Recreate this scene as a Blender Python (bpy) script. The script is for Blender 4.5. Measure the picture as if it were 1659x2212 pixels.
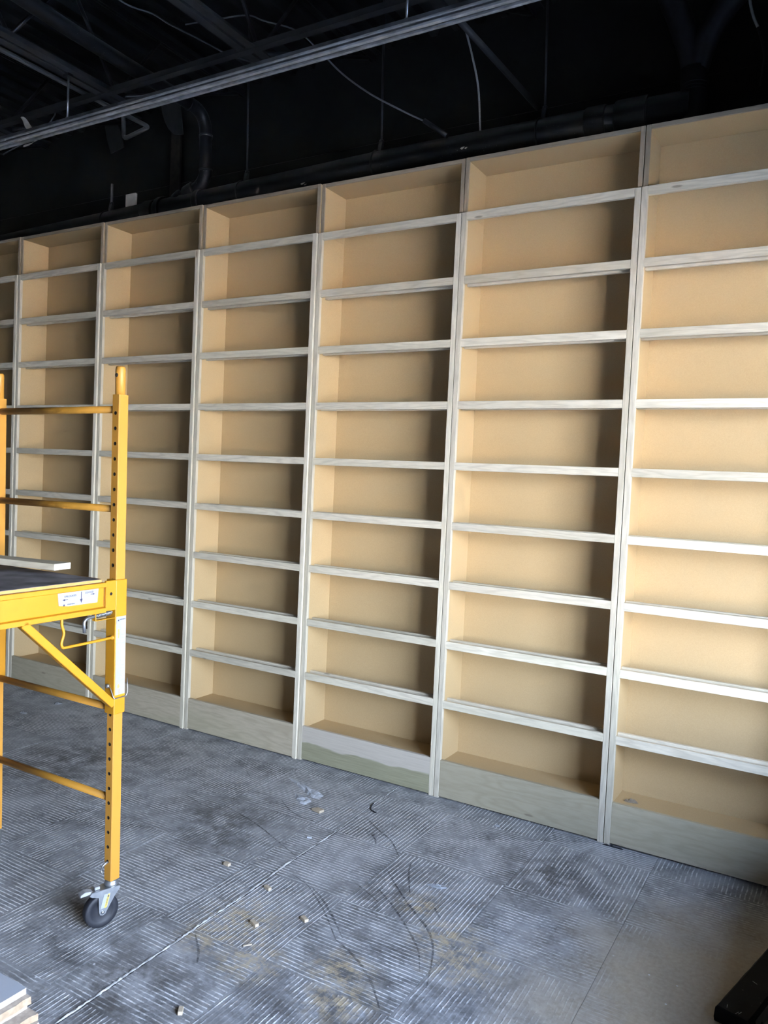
import bpy, bmesh, math, random
from mathutils import Vector, Matrix

random.seed(7)
S = bpy.context.scene
COL = S.collection
for o in list(bpy.data.objects):
    bpy.data.objects.remove(o)

# ------------------------------------------------------------------ camera
cam_d = bpy.data.cameras.new('camera')
cam = bpy.data.objects.new('camera', cam_d)
COL.objects.link(cam)
cam_d.sensor_fit = 'HORIZONTAL'
cam_d.sensor_width = 36.0
cam_d.lens = 36.0 * 1700.0 / 1659.0
cam_d.clip_start = 0.05
YAW, PITCH, ROLL = -0.5312, -0.0454, 0.0452
fw = Vector((math.sin(YAW) * math.cos(PITCH), math.cos(YAW) * math.cos(PITCH), math.sin(PITCH)))
rt = Vector((math.cos(YAW), -math.sin(YAW), 0))
up = rt.cross(fw)
r2 = math.cos(ROLL) * rt + math.sin(ROLL) * up
u2 = -math.sin(ROLL) * rt + math.cos(ROLL) * up
M = Matrix((r2, u2, -fw)).transposed().to_4x4()
M.translation = Vector((0.8345, -3.4541, 1.5701))
cam.matrix_world = M
S.camera = cam

# ------------------------------------------------------------------ sky, sun, daylight portal, exposure
W = bpy.data.worlds.new('sky')
S.world = W
W.use_nodes = True
wn = W.node_tree.nodes
wl = W.node_tree.links
wn.clear()
w_out = wn.new('ShaderNodeOutputWorld')
w_bg = wn.new('ShaderNodeBackground')
w_tc = wn.new('ShaderNodeTexCoord')
w_sep = wn.new('ShaderNodeSeparateXYZ')
w_r = wn.new('ShaderNodeValToRGB')
wl.new(w_tc.outputs['Generated'], w_sep.inputs[0])
wl.new(w_sep.outputs['Z'], w_r.inputs[0])
w_r.color_ramp.elements[0].position = 0.0
w_r.color_ramp.elements[0].color = (0.80, 0.89, 1.0, 1)
w_r.color_ramp.elements[1].position = 0.75
w_r.color_ramp.elements[1].color = (0.36, 0.56, 1.0, 1)
wl.new(w_r.outputs[0], w_bg.inputs[0])
wl.new(w_bg.outputs[0], w_out.inputs[0])
w_bg.inputs[1].default_value = 20.0

sun_d = bpy.data.lights.new('sun', 'SUN')
sun_d.energy = 400.0
sun_d.angle = 0.0093
sun_d.color = (1.0, 0.84, 0.62)
sun = bpy.data.objects.new('sun', sun_d)
COL.objects.link(sun)
sun.rotation_euler = Vector((0.78, 0.22, -0.58)).to_track_quat('-Z', 'Y').to_euler()

WX = 2.65                                  # inner face of the storefront wall
WY0, WY1, WZ0, WZ1 = -4.20, -1.35, 0.30, 3.00
por_d = bpy.data.lights.new('window_daylight_portal', 'AREA')
por_d.shape = 'RECTANGLE'
por_d.size = WZ1 - WZ0
por_d.size_y = WY1 - WY0
por_d.cycles.is_portal = True
por = bpy.data.objects.new('window_daylight_portal', por_d)
COL.objects.link(por)
por.location = (WX + 0.22, (WY0 + WY1) / 2, (WZ0 + WZ1) / 2)
por.rotation_euler = (0, math.radians(90), 0)

S.view_settings.view_transform = 'Standard'
S.view_settings.look = 'None'
S.view_settings.gamma = 1.0
S.view_settings.use_curve_mapping = False
S.view_settings.exposure = 1.6
S.cycles.max_bounces = 7
S.cycles.diffuse_bounces = 3
S.cycles.glossy_bounces = 2
S.cycles.use_adaptive_sampling = True
S.cycles.adaptive_threshold = 0.08
S.cycles.adaptive_min_samples = 20
S.cycles.use_denoising = True
S.cycles.sample_clamp_indirect = 8.0

# ------------------------------------------------------------------ materials
class NT:
    def __init__(self, name):
        self.m = bpy.data.materials.new(name)
        self.m.use_nodes = True
        self.t = self.m.node_tree
        self.n = self.t.nodes
        self.l = self.t.links
        self.b = self.n['Principled BSDF']
    def node(self, typ, **kw):
        x = self.n.new(typ)
        for k, v in kw.items():
            setattr(x, k, v)
        return x
    def put(self, sock, v):
        if hasattr(v, 'is_output') or isinstance(v, bpy.types.NodeSocket):
            self.l.new(v, sock)
        else:
            sock.default_value = v
    def math(self, op, a, b=None, c=None, clamp=False):
        x = self.node('ShaderNodeMath', operation=op)
        x.use_clamp = clamp
        self.put(x.inputs[0], a)
        if b is not None: self.put(x.inputs[1], b)
        if c is not None: self.put(x.inputs[2], c)
        return x.outputs[0]
    def vmath(self, op, a, b=None):
        x = self.node('ShaderNodeVectorMath', operation=op)
        self.put(x.inputs[0], a)
        if b is not None: self.put(x.inputs[1], b)
        return x.outputs['Value'] if op in ('LENGTH', 'DISTANCE', 'DOT_PRODUCT') else x.outputs[0]
    def mix(self, f, a, b, blend='MIX'):
        x = self.node('ShaderNodeMix', data_type='RGBA', blend_type=blend)
        self.put(x.inputs[0], f)
        self.put(x.inputs[6], a if not isinstance(a, tuple) else (*a, 1)[:4])
        self.put(x.inputs[7], b if not isinstance(b, tuple) else (*b, 1)[:4])
        return x.outputs[2]
    def noise(self, v, scale, detail=4.0, rough=0.55, out='Fac', dist=0.0):
        x = self.node('ShaderNodeTexNoise')
        if v is not None: self.l.new(v, x.inputs['Vector'])
        x.inputs['Scale'].default_value = scale
        x.inputs['Detail'].default_value = detail
        x.inputs['Roughness'].default_value = rough
        x.inputs['Distortion'].default_value = dist
        return x.outputs[out]
    def ramp(self, f, stops):
        x = self.node('ShaderNodeMapRange')
        self.put(x.inputs[0], f)
        x.inputs[1].default_value, x.inputs[2].default_value = stops[0], stops[1]
        x.inputs[3].default_value, x.inputs[4].default_value = (stops[2], stops[3]) if len(stops) > 2 else (0, 1)
        return x.outputs[0]
    def bump(self, h, strength=0.3, dist=0.01):
        x = self.node('ShaderNodeBump')
        x.inputs['Strength'].default_value = strength
        x.inputs['Distance'].default_value = dist
        self.l.new(h, x.inputs['Height'])
        self.l.new(x.outputs[0], self.b.inputs['Normal'])
    def coord(self, kind='Object'):
        return self.node('ShaderNodeTexCoord').outputs[kind]
    def world(self):
        return self.node('ShaderNodeNewGeometry').outputs['Position']
    def fin(self, color, rough=0.5, metal=0.0, spec=None):
        self.put(self.b.inputs['Base Color'], color if not isinstance(color, tuple) else (*color, 1)[:4])
        self.put(self.b.inputs['Roughness'], rough)
        self.b.inputs['Metallic'].default_value = metal
        if spec is not None: self.b.inputs['Specular IOR Level'].default_value = spec
        return self.m

def mat_plain(name, c, rough=0.5, metal=0.0, var=0.15, scale=30.0, spec=None):
    k = NT(name)
    f = k.ramp(k.noise(k.coord(), scale, 5), (0.3, 0.7))
    a = tuple(x * (1 - var) for x in c)
    b = tuple(min(1, x * (1 + var)) for x in c)
    return k.fin(k.mix(f, a, b), rough, metal, spec)

def mat_mdf():
    k = NT('mdf')
    p = k.world()
    rnd = k.node('ShaderNodeObjectInfo').outputs['Random']
    f1 = k.ramp(k.noise(p, 260, 3, 0.7), (0.25, 0.75))
    f2 = k.ramp(k.noise(p, 5, 4), (0.3, 0.7))
    c = k.mix(f1, (0.435, 0.304, 0.150), (0.535, 0.395, 0.214))
    c = k.mix(k.math('MULTIPLY', f2, 0.35), c, (0.49, 0.36, 0.195))
    c = k.mix(k.math('MULTIPLY', rnd, 0.30), c, (0.44, 0.32, 0.175))
    return k.fin(c, 0.62, 0, 0.35)

def mat_poplar(name, axis, green=0.25, base=(0.74, 0.67, 0.53), dark=(0.49, 0.435, 0.335), wide=1.0):
    k = NT(name)
    p = k.coord('Object')
    oi = k.node('ShaderNodeObjectInfo')
    rnd = oi.outputs['Random']
    off = k.node('ShaderNodeCombineXYZ')
    k.l.new(k.math('MULTIPLY', rnd, 37.0), off.inputs[0])
    k.l.new(k.math('MULTIPLY', rnd, 91.0), off.inputs[1])
    k.l.new(k.math('MULTIPLY', rnd, 53.0), off.inputs[2])
    v = k.vmath('ADD', p, off.outputs[0])
    sc = {'X': (1.5, 14 * wide, 14 * wide), 'Z': (14 * wide, 14 * wide, 1.5)}[axis]
    vs = k.vmath('MULTIPLY', v, sc)
    warp = k.noise(vs, 1.0, 3, 0.45)
    band = k.math('MULTIPLY', warp, 60.0)
    rings = k.math('MULTIPLY_ADD', k.math('SINE', band), 0.5, 0.5)
    rings = k.math('POWER', rings, 2.2)
    fine = k.noise(k.vmath('MULTIPLY', v, tuple(q * 9 for q in sc)), 1.0, 4, 0.6)
    tone = k.ramp(k.noise(k.vmath('MULTIPLY', v, tuple(q * 0.6 for q in sc)), 1.0, 2, 0.5), (0.3, 0.7))
    c = k.mix(tone, base, tuple(0.88 * q for q in base))
    c = k.mix(k.math('MULTIPLY', rings, 0.52), c, dark)
    c = k.mix(k.ramp(fine, (0.42, 0.75, 0, 0.5)), c, tuple(0.9 * q for q in dark))
    g = k.ramp(k.noise(k.vmath('MULTIPLY', v, tuple(q * 0.35 for q in sc)), 1.0, 2, 0.4), (0.48, 0.60))
    c = k.mix(k.math('MULTIPLY', g, green), c, (0.37, 0.345, 0.23))
    knot = k.node('ShaderNodeTexVoronoi')
    k.l.new(k.vmath('MULTIPLY', v, {'X': (2.2, 9, 9), 'Z': (9, 9, 2.2)}[axis]), knot.inputs['Vector'])
    knot.inputs['Scale'].default_value = 1.0
    c = k.mix(k.ramp(knot.outputs['Distance'], (0.060, 0.035, 0, 0.7)), c, (0.20, 0.165, 0.12))
    tint = k.ramp(k.math('FRACT', k.math('MULTIPLY', rnd, 17.3)), (0, 1, 0.84, 1.08))
    hs = k.node('ShaderNodeHueSaturation')
    k.l.new(c, hs.inputs['Color'])
    k.l.new(tint, hs.inputs['Value'])
    return k.fin(hs.outputs[0], 0.6, 0, 0.3)

def mat_green_base():
    # poplar board whose lower half is olive heartwood
    k = NT('poplar_heartwood_board')
    p = k.coord('Object')
    sp = k.node('ShaderNodeSeparateXYZ')
    k.l.new(p, sp.inputs[0])
    wob = k.noise(k.vmath('MULTIPLY', p, (4.5, 1, 9)), 1.0, 2, 0.4)
    edge = k.math('SUBTRACT', k.math('MULTIPLY_ADD', wob, 0.085, 0.058), sp.outputs[2])
    f = k.ramp(edge, (-0.002, 0.006))
    grain = k.noise(k.vmath('MULTIPLY', p, (6, 150, 150)), 1.0, 4, 0.6)
    a = k.mix(k.ramp(grain, (0.3, 0.7)), (0.54, 0.485, 0.405), (0.47, 0.42, 0.345))
    b = k.mix(k.ramp(grain, (0.3, 0.7)), (0.345, 0.325, 0.215), (0.26, 0.245, 0.155))
    return k.fin(k.mix(f, a, b), 0.55, 0, 0.35)

def mat_paint(name, c, chip=(0.20, 0.12, 0.06), rough=0.5, chips=0.68):
    k = NT(name)
    p = k.coord()
    f = k.ramp(k.noise(p, 9, 4), (0.3, 0.7))
    a = tuple(x * 0.93 for x in c)
    col = k.mix(f, a, c)
    sp = k.ramp(k.noise(p, 95, 3, 0.7), (chips, chips + 0.05))
    sp2 = k.math('MULTIPLY', sp, k.ramp(k.noise(p, 7, 2), (0.5, 0.6)))
    col = k.mix(sp2, col, chip)
    return k.fin(col, rough, 0, 0.5)

def mat_dust_highlight(name, c, dust_highlight, amount=0.8, rough=0.5, speck=0.0):
    k = NT(name)
    g = k.node('ShaderNodeNewGeometry')
    sp = k.node('ShaderNodeSeparateXYZ')
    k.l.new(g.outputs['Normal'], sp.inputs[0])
    f = k.ramp(sp.outputs[2], (0.05, 0.75))  # upward faces paler: dust, plus pipe-top highlight painted into the colour
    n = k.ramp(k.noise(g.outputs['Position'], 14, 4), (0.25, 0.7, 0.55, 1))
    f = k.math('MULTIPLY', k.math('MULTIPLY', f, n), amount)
    col = k.mix(f, c, dust_highlight)
    if speck:
        s = k.ramp(k.noise(g.outputs['Position'], 160, 2, 0.6), (0.70, 0.74))
        s = k.math('MULTIPLY', s, k.math('MULTIPLY', k.ramp(k.noise(g.outputs['Position'], 3.1, 2), (0.5, 0.62)), speck))
        col = k.mix(s, col, (0.35, 0.35, 0.36))
    return k.fin(col, rough, 0, 0.4)

SAW = [(-0.452, -1.403, .10), (-0.386, -1.512, .10), (-0.256, -1.047, .11), (-0.431, -0.913, .07),
       (-0.894, -1.37, .13), (-0.725, -1.518, .10), (-0.929, -1.492, .09), (-0.16, -1.13, .12)]

def mat_floor(name, ridged):
    k = NT(name)
    wpos = k.world()
    lp = k.coord('Object')
    rnd = k.node('ShaderNodeObjectInfo').outputs['Random']
    big = k.noise(wpos, 1.7, 5, 0.6)
    med = k.noise(wpos, 7.0, 6, 0.62)
    fine = k.noise(wpos, 60.0, 5, 0.65)
    grit = k.noise(wpos, 240.0, 3, 0.6)
    base = k.mix(k.ramp(med, (0.36, 0.64)), (0.082, 0.081, 0.081), (0.28, 0.279, 0.28))
    base = k.mix(k.ramp(fine, (0.4, 0.75, 0, 0.6)), base, (0.40, 0.405, 0.41))
    base = k.mix(k.ramp(grit, (0.35, 0.7, 0, 0.35)), base, (0.15, 0.15, 0.152))
    haze = k.ramp(k.noise(wpos, 3.2, 6, 0.66), (0.44, 0.66))
    sepw = k.node('ShaderNodeSeparateXYZ')
    k.l.new(wpos, sepw.inputs[0])
    # smooth, unridged beige area towards the near right corner
    d = k.vmath('DISTANCE', wpos, (1.15, -1.15, 0.0))
    d = k.math('ADD', d, k.math('MULTIPLY', k.math('SUBTRACT', k.noise(wpos, 2.2, 5), 0.5), 0.75))
    smooth = k.ramp(d, (1.22, 0.80))
    h = None
    if ridged:
        sp = k.node('ShaderNodeSeparateXYZ')
        k.l.new(lp, sp.inputs[0])
        wob = k.math('MULTIPLY', k.math('SUBTRACT', k.noise(wpos, 4.0, 3), 0.5), 0.017)
        x = k.math('ADD', sp.outputs[0], wob)
        s = k.math('SINE', k.math('MULTIPLY', x, 2 * math.pi / 0.0168))
        line = k.ramp(k.math('ADD', s, k.math('MULTIPLY', k.math('SUBTRACT', k.noise(wpos, 70.0, 3, 0.6), 0.5), 1.4)), (0.42, 0.85))
        wear = k.ramp(k.math('ADD', k.noise(wpos, 11.0, 6, 0.68), k.math('MULTIPLY', k.math('SUBTRACT', rnd, 0.5), 0.10)), (0.42, 0.54))
        brk = k.ramp(k.noise(wpos, 95.0, 3, 0.6), (0.32, 0.5))
        line = k.math('MULTIPLY', k.math('MULTIPLY', line, k.math('MULTIPLY_ADD', wear, 0.88, 0.12)), k.math('MULTIPLY_ADD', brk, 0.55, 0.45))
        line = k.math('MULTIPLY', line, k.math('SUBTRACT', 1.0, k.math('MULTIPLY', smooth, 0.85)))
        base = k.mix(k.math('MULTIPLY', line, 0.85), base, (0.80, 0.795, 0.785))
        h = line
    base = k.mix(k.math('MULTIPLY', haze, 0.42), base, (0.46, 0.462, 0.468))
    beige = k.mix(k.ramp(fine, (0.3, 0.7)), (0.35, 0.28, 0.195), (0.44, 0.36, 0.255))
    base = k.mix(k.math('MULTIPLY', smooth, 0.88), base, beige)
    # dark trodden-in grime
    grime = None
    for (x, y, r) in ((-0.35, -1.50, 0.75), (-0.95, -1.85, 0.55), (-1.45, -0.85, 0.40), (-0.55, -0.95, 0.35), (-2.6, -0.7, 0.6), (-0.1, -0.45, 0.3)):
        m = k.ramp(k.vmath('DISTANCE', wpos, (x, y, 0.0)), (r, r * 0.15))
        grime = m if grime is None else k.math('MAXIMUM', grime, m)
    gr = k.math('MULTIPLY', grime, k.ramp(k.noise(wpos, 9.0, 6, 0.72), (0.42, 0.58)))
    base = k.mix(k.math('MULTIPLY', gr, 0.76), base, (0.060, 0.056, 0.052))
    # sawdust spills
    acc = None
    for (x, y, r) in SAW:
        dd = k.vmath('DISTANCE', wpos, (x, y, 0.0))
        m = k.ramp(dd, (r * 1.5, r * 0.2))
        acc = m if acc is None else k.math('MAXIMUM', acc, m)
    sd = k.math('MULTIPLY', acc, k.ramp(k.noise(wpos, 26.0, 6, 0.75), (0.44, 0.60)))
    base = k.mix(k.math('MULTIPLY', sd, 0.85), base, (0.46, 0.365, 0.225))
    # white plaster crumbs
    vor = k.node('ShaderNodeTexVoronoi')
    k.l.new(wpos, vor.inputs['Vector'])
    vor.inputs['Scale'].default_value = 17.0
    cr = k.ramp(vor.outputs['Distance'], (0.075, 0.045))
    cr = k.math('MULTIPLY', cr, k.ramp(k.noise(wpos, 2.9, 2), (0.52, 0.60)))
    base = k.mix(cr, base, (0.62, 0.62, 0.62))
    k.fin(base, 0.62, 0, 0.4)
    hh = k.math('ADD', k.math('MULTIPLY', fine, 0.25), h if h is not None else 0.0)
    k.bump(hh, 0.55, 0.0025)
    return k.m

MDF = mat_mdf()
POP_X = mat_poplar('poplar_grain_across', 'X')
POP_Z = mat_poplar('poplar_grain_upright', 'Z', 0.18)
POP_BASE = mat_poplar('poplar_base_board', 'X', 0.35, (0.48, 0.415, 0.305), (0.35, 0.295, 0.205), 0.7)
POP_EDGE_X = mat_poplar('brown_edge_across', 'X', 0.0, (0.36, 0.295, 0.215), (0.26, 0.21, 0.15))  # edge strips darker and browner than the face frame
POP_EDGE_Z = mat_poplar('brown_edge_upright', 'Z', 0.0, (0.38, 0.31, 0.225), (0.27, 0.22, 0.155))
POP_GREEN = mat_green_base()
YEL_POST = mat_paint('yellow_paint_post', (0.47, 0.218, 0.028))
YEL_RUNG = mat_paint('yellow_paint_rung', (0.38, 0.180, 0.022))
YEL_BEAM = mat_paint('yellow_paint_beam', (0.46, 0.205, 0.006))
ZINC = mat_plain('zinc_plate', (0.40, 0.415, 0.43), 0.38, 0.9, 0.12, 40)
ZINC_DULL = mat_plain('galvanised_steel', (0.42, 0.425, 0.43), 0.5, 0.35, 0.35, 18)
RUBBER = mat_plain('black_rubber', (0.011, 0.012, 0.017), 0.6, 0, 0.2, 60)
HOLE = mat_plain('hole_interior', (0.012, 0.009, 0.006), 0.8, 0, 0.1, 60)
WHITE_STICK = mat_plain('white_vinyl', (0.30, 0.31, 0.325), 0.4, 0, 0.04, 80)
INK = mat_plain('navy_ink', (0.02, 0.02, 0.07), 0.5, 0, 0.1)
INK_GREY = mat_plain('grey_ink', (0.36, 0.40, 0.47), 0.5, 0, 0.25, 300)
INK_ORANGE = mat_plain('orange_ink', (0.80, 0.33, 0.10), 0.5, 0, 0.2, 200)
STICK_YEL = mat_plain('yellow_label', (0.50, 0.38, 0.08), 0.45, 0, 0.05)
DECK_MAT = mat_plain('dirty_deck_plywood', (0.16, 0.15, 0.165), 0.7, 0, 0.6, 11)
PLY_EDGE = mat_plain('yellow_plywood_edge', (0.42, 0.25, 0.075), 0.55, 0, 0.15, 40)
STRUT_DARK = mat_plain('overspray_slot_shade', (0.075, 0.076, 0.082), 0.55, 0.2, 0.6, 12)
STRUT_PALE = mat_plain('pale_galvanised', (0.50, 0.50, 0.50), 0.45, 0.3, 0.3, 14)
BLACK = mat_plain('black_paint', (0.0065, 0.0065, 0.0075), 0.55, 0, 0.4, 6)
BLACK_STEEL = mat_dust_highlight('black_painted_steel', (0.010, 0.010, 0.012), (0.05, 0.05, 0.055), 0.7)
BLACK_CHORD = mat_plain('dark_chord_paint', (0.030, 0.029, 0.030), 0.6, 0, 0.35, 8)
BLACK_PIPE = mat_dust_highlight('black_painted_pipe', (0.007, 0.007, 0.009), (0.115, 0.112, 0.105), 0.95, 0.45, 0.8)
GREY_CABLE = mat_plain('grey_cable', (0.10, 0.10, 0.105), 0.5, 0, 0.2)
LIGHT_CABLE = mat_plain('pale_conduit', (0.55, 0.55, 0.54), 0.4, 0.3, 0.3, 200)
WYE_BLACK = mat_plain('matt_black_duct', (0.0095, 0.0095, 0.0115), 0.7, 0, 0.3, 20, 0.2)
BROWN_BLACK = mat_plain('brown_black_board', (0.022, 0.016, 0.013), 0.7, 0, 0.5, 20)
PRIMED = mat_plain('primed_white_board', (0.72, 0.66, 0.60), 0.7, 0, 0.12, 20)
RAG = mat_plain('torn_white_plastic', (0.85, 0.79, 0.72), 0.6, 0, 0.2, 25)
WALL_BLACK = mat_plain('black_block_wall', (0.0030, 0.0030, 0.0032), 0.9, 0, 0.5, 3)
WALL_GREY = mat_plain('grey_wall_paint', (0.24, 0.24, 0.24), 0.8, 0, 0.1, 3)
FRAME_AL = mat_plain('storefront_aluminium', (0.10, 0.10, 0.105), 0.4, 0.5, 0.1)
PAVE = mat_plain('pavement_concrete', (0.38, 0.36, 0.33), 0.9, 0, 0.1, 2)
FLOOR_BASE = mat_floor('concrete_floor', False)
FLOOR_RIDGE = mat_floor('trowelled_adhesive', True)
JOINT_MAT = mat_plain('pale_joint_filler', (0.34, 0.335, 0.325), 0.7, 0, 0.6, 30)
MELAMINE = mat_plain('white_melamine', (0.36, 0.385, 0.42), 0.35, 0, 0.02)
RAW_EDGE = mat_plain('raw_board_edge', (0.36, 0.26, 0.165), 0.7, 0, 0.2, 60)
RAW_EDGE_PALE = mat_plain('pale_board_edge', (0.38, 0.32, 0.26), 0.7, 0, 0.2, 60)
PINE = mat_plain('cut_wood', (0.42, 0.345, 0.25), 0.6, 0, 0.15, 60)
PAPER = mat_plain('white_scrap', (0.50, 0.52, 0.55), 0.5, 0, 0.1, 40)
END_GRAIN = mat_plain('pale_end_grain', (0.50, 0.48, 0.43), 0.6, 0, 0.06, 90)
BLK_PLANK = mat_paint('scuffed_black_paint', (0.0055, 0.0055, 0.006), (0.16, 0.16, 0.16), 0.75, 0.69)
BLK_PLANK.node_tree.nodes['Principled BSDF'].inputs['Specular IOR Level'].default_value = 0.15
GREY_LIP = mat_plain('grey_worn_edge', (0.075, 0.075, 0.075), 0.6, 0, 0.3, 30)

def mat_film():
    k = NT('clear_film')
    n = k.noise(k.world(), 30, 4)
    k.fin(k.mix(k.ramp(n, (0.3, 0.7)), (0.70, 0.73, 0.78), (0.92, 0.94, 0.97)), 0.25, 0, 0.6)
    k.b.inputs['Alpha'].default_value = 0.80
    k.bump(n, 0.6, 0.02)
    return k.m
FILM = mat_film()

def mat_scuff():
    k = NT('rubber_scuff')
    n = k.ramp(k.noise(k.world(), 45, 5, 0.7), (0.38, 0.62, 0.05, 0.62))
    k.fin((0.045, 0.044, 0.046), 0.8)
    k.put(k.b.inputs['Alpha'], n)
    return k.m
SCUFF = mat_scuff()

def mat_glass():
    k = NT('storefront_glass')
    k.n.remove(k.b)
    t = k.node('ShaderNodeBsdfTransparent')
    g = k.node('ShaderNodeBsdfGlossy')
    g.inputs['Roughness'].default_value = 0.02
    mx = k.node('ShaderNodeMixShader')
    mx.inputs[0].default_value = 0.06
    k.l.new(t.outputs[0], mx.inputs[1])
    k.l.new(g.outputs[0], mx.inputs[2])
    k.l.new(mx.outputs[0], k.n['Material Output'].inputs[0])
    return k.m
GLASS = mat_glass()

# ------------------------------------------------------------------ builders
def new_obj(name, me, mat=None, parent=None, loc=(0, 0, 0), rot=(0, 0, 0)):
    o = bpy.data.objects.new(name, me)
    COL.objects.link(o)
    if mat is not None and me is not None and not me.materials:
        for m_ in (mat if isinstance(mat, (list, tuple)) else [mat]):
            me.materials.append(m_)
    o.location = loc
    o.rotation_euler = rot
    o.parent = parent
    return o

def tag(o, label, cat, group=None):
    o['label'] = label
    o['category'] = cat
    if group: o['group'] = group
    return o

def thing(name, label, cat, loc=(0, 0, 0), rot=(0, 0, 0), group=None):
    o = new_obj(name, None, None, None, loc, rot)
    o.empty_display_size = 0.1
    return tag(o, label, cat, group)

def struct(o):
    o['kind'] = 'structure'
    return o

def bm_mesh(bm, name='mesh', smooth=False):
    bmesh.ops.recalc_face_normals(bm, faces=bm.faces[:])
    me = bpy.data.meshes.new(name)
    bm.to_mesh(me)
    bm.free()
    if smooth:
        for p in me.polygons: p.use_smooth = True
    return me

def add_box(bm, a, b, mi=0):
    x0, y0, z0 = a
    x1, y1, z1 = b
    v = [bm.verts.new(c) for c in ((x0, y0, z0), (x1, y0, z0), (x1, y1, z0), (x0, y1, z0),
                                   (x0, y0, z1), (x1, y0, z1), (x1, y1, z1), (x0, y1, z1))]
    for f in ((0, 3, 2, 1), (4, 5, 6, 7), (0, 1, 5, 4), (1, 2, 6, 5), (2, 3, 7, 6), (3, 0, 4, 7)):
        fc = bm.faces.new([v[i] for i in f])
        fc.material_index = mi
    return v

def box_me(a, b, bev=0.0, seg=1):
    bm = bmesh.new()
    add_box(bm, a, b)
    if bev:
        bmesh.ops.bevel(bm, geom=bm.edges[:], offset=bev, segments=seg, affect='EDGES', profile=0.5)
    return bm_mesh(bm)

def boxes_me(lst, bev=0.0):
    bm = bmesh.new()
    for a, b in lst:
        add_box(bm, a, b)
    if bev:
        bmesh.ops.bevel(bm, geom=bm.edges[:], offset=bev, segments=1, affect='EDGES')
    return bm_mesh(bm)

def smooth_path(pts, n=6):
    P = [Vector(p) for p in pts]
    if len(P) < 3: return P
    out = []
    for i in range(len(P) - 1):
        p0 = P[max(i - 1, 0)]; p1 = P[i]; p2 = P[i + 1]; p3 = P[min(i + 2, len(P) - 1)]
        for j in range(n):
            t = j / n
            out.append(0.5 * ((2 * p1) + (-p0 + p2) * t + (2 * p0 - 5 * p1 + 4 * p2 - p3) * t * t + (-p0 + 3 * p1 - 3 * p2 + p3) * t ** 3))
    out.append(P[-1])
    return out

def fillet_path(pts, r, n=6):
    """straight runs with rounded corners of radius r"""
    P = [Vector(p) for p in pts]
    out = [P[0]]
    for i in range(1, len(P) - 1):
        a = (P[i - 1] - P[i]); b = (P[i + 1] - P[i])
        la, lb = a.length, b.length
        d = min(r, la * 0.48, lb * 0.48)
        s = P[i] + a.normalized() * d
        e = P[i] + b.normalized() * d
        for j in range(n + 1):
            t = j / n
            out.append((1 - t) ** 2 * s + 2 * t * (1 - t) * P[i] + t * t * e)
    out.append(P[-1])
    return out

def add_tube(bm, pts, r, seg=12, cap=True, mi=0):
    P = [Vector(p) for p in pts]
    rings = []
    up_ = None
    for i, p in enumerate(P):
        d = (P[min(i + 1, len(P) - 1)] - P[max(i - 1, 0)]).normalized()
        if up_ is None:
            up_ = Vector((0, 0, 1)) if abs(d.z) < 0.9 else Vector((1, 0, 0))
        side = d.cross(up_)
        if side.length < 1e-6: side = d.orthogonal()
        side.normalize()
        u = side.cross(d).normalized()
        up_ = u
        rr = r[i] if isinstance(r, (list, tuple)) else r
        rings.append([bm.verts.new(p + side * (rr * math.cos(2 * math.pi * j / seg)) + u * (rr * math.sin(2 * math.pi * j / seg))) for j in range(seg)])
    for a, b in zip(rings, rings[1:]):
        for j in range(seg):
            f = bm.faces.new((a[j], a[(j + 1) % seg], b[(j + 1) % seg], b[j]))
            f.smooth = True
            f.material_index = mi
    if cap:
        for rg in (rings[0], rings[-1]):
            f = bm.faces.new(rg)
            f.material_index = mi

def tube_me(pts, r, seg=12, cap=True):
    bm = bmesh.new()
    add_tube(bm, pts, r, seg, cap)
    return bm_mesh(bm)

def lathe_me(prof, seg=32, axis='Z'):
    """prof: list of (radius, height); closed surface of revolution about Z"""
    bm = bmesh.new()
    rings = []
    for r, h in prof:
        if r < 1e-6:
            rings.append([bm.verts.new((0, 0, h))])
        else:
            rings.append([bm.verts.new((r * math.cos(2 * math.pi * j / seg), r * math.sin(2 * math.pi * j / seg), h)) for j in range(seg)])
    for a, b in zip(rings, rings[1:]):
        for j in range(seg):
            if len(a) == 1 and len(b) == 1: continue
            if len(a) == 1: f = bm.faces.new((a[0], b[j], b[(j + 1) % seg]))
            elif len(b) == 1: f = bm.faces.new((a[j], a[(j + 1) % seg], b[0]))
            else: f = bm.faces.new((a[j], a[(j + 1) % seg], b[(j + 1) % seg], b[j]))
            f.smooth = True
    if axis == 'X':
        bmesh.ops.rotate(bm, verts=bm.verts[:], matrix=Matrix.Rotation(math.pi / 2, 3, 'Y'))
    return bm_mesh(bm)

def prism_me(poly, a, b, axis='X', bev=0.0):
    """extrude a 2D polygon along an axis from a to b. X: (y,z)  Y: (x,z)  Z: (x,y)"""
    def pt(u, v, w):
        return {'X': (w, u, v), 'Y': (u, w, v), 'Z': (u, v, w)}[axis]
    bm = bmesh.new()
    v0 = [bm.verts.new(pt(u, v, a)) for u, v in poly]
    v1 = [bm.verts.new(pt(u, v, b)) for u, v in poly]
    bm.faces.new(v0)
    bm.faces.new(v1[::-1])
    n = len(poly)
    for i in range(n):
        bm.faces.new((v0[i], v1[i], v1[(i + 1) % n], v0[(i + 1) % n]))
    if bev:
        bmesh.ops.bevel(bm, geom=bm.edges[:], offset=bev, segments=1, affect='EDGES')
    return bm_mesh(bm)

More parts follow.
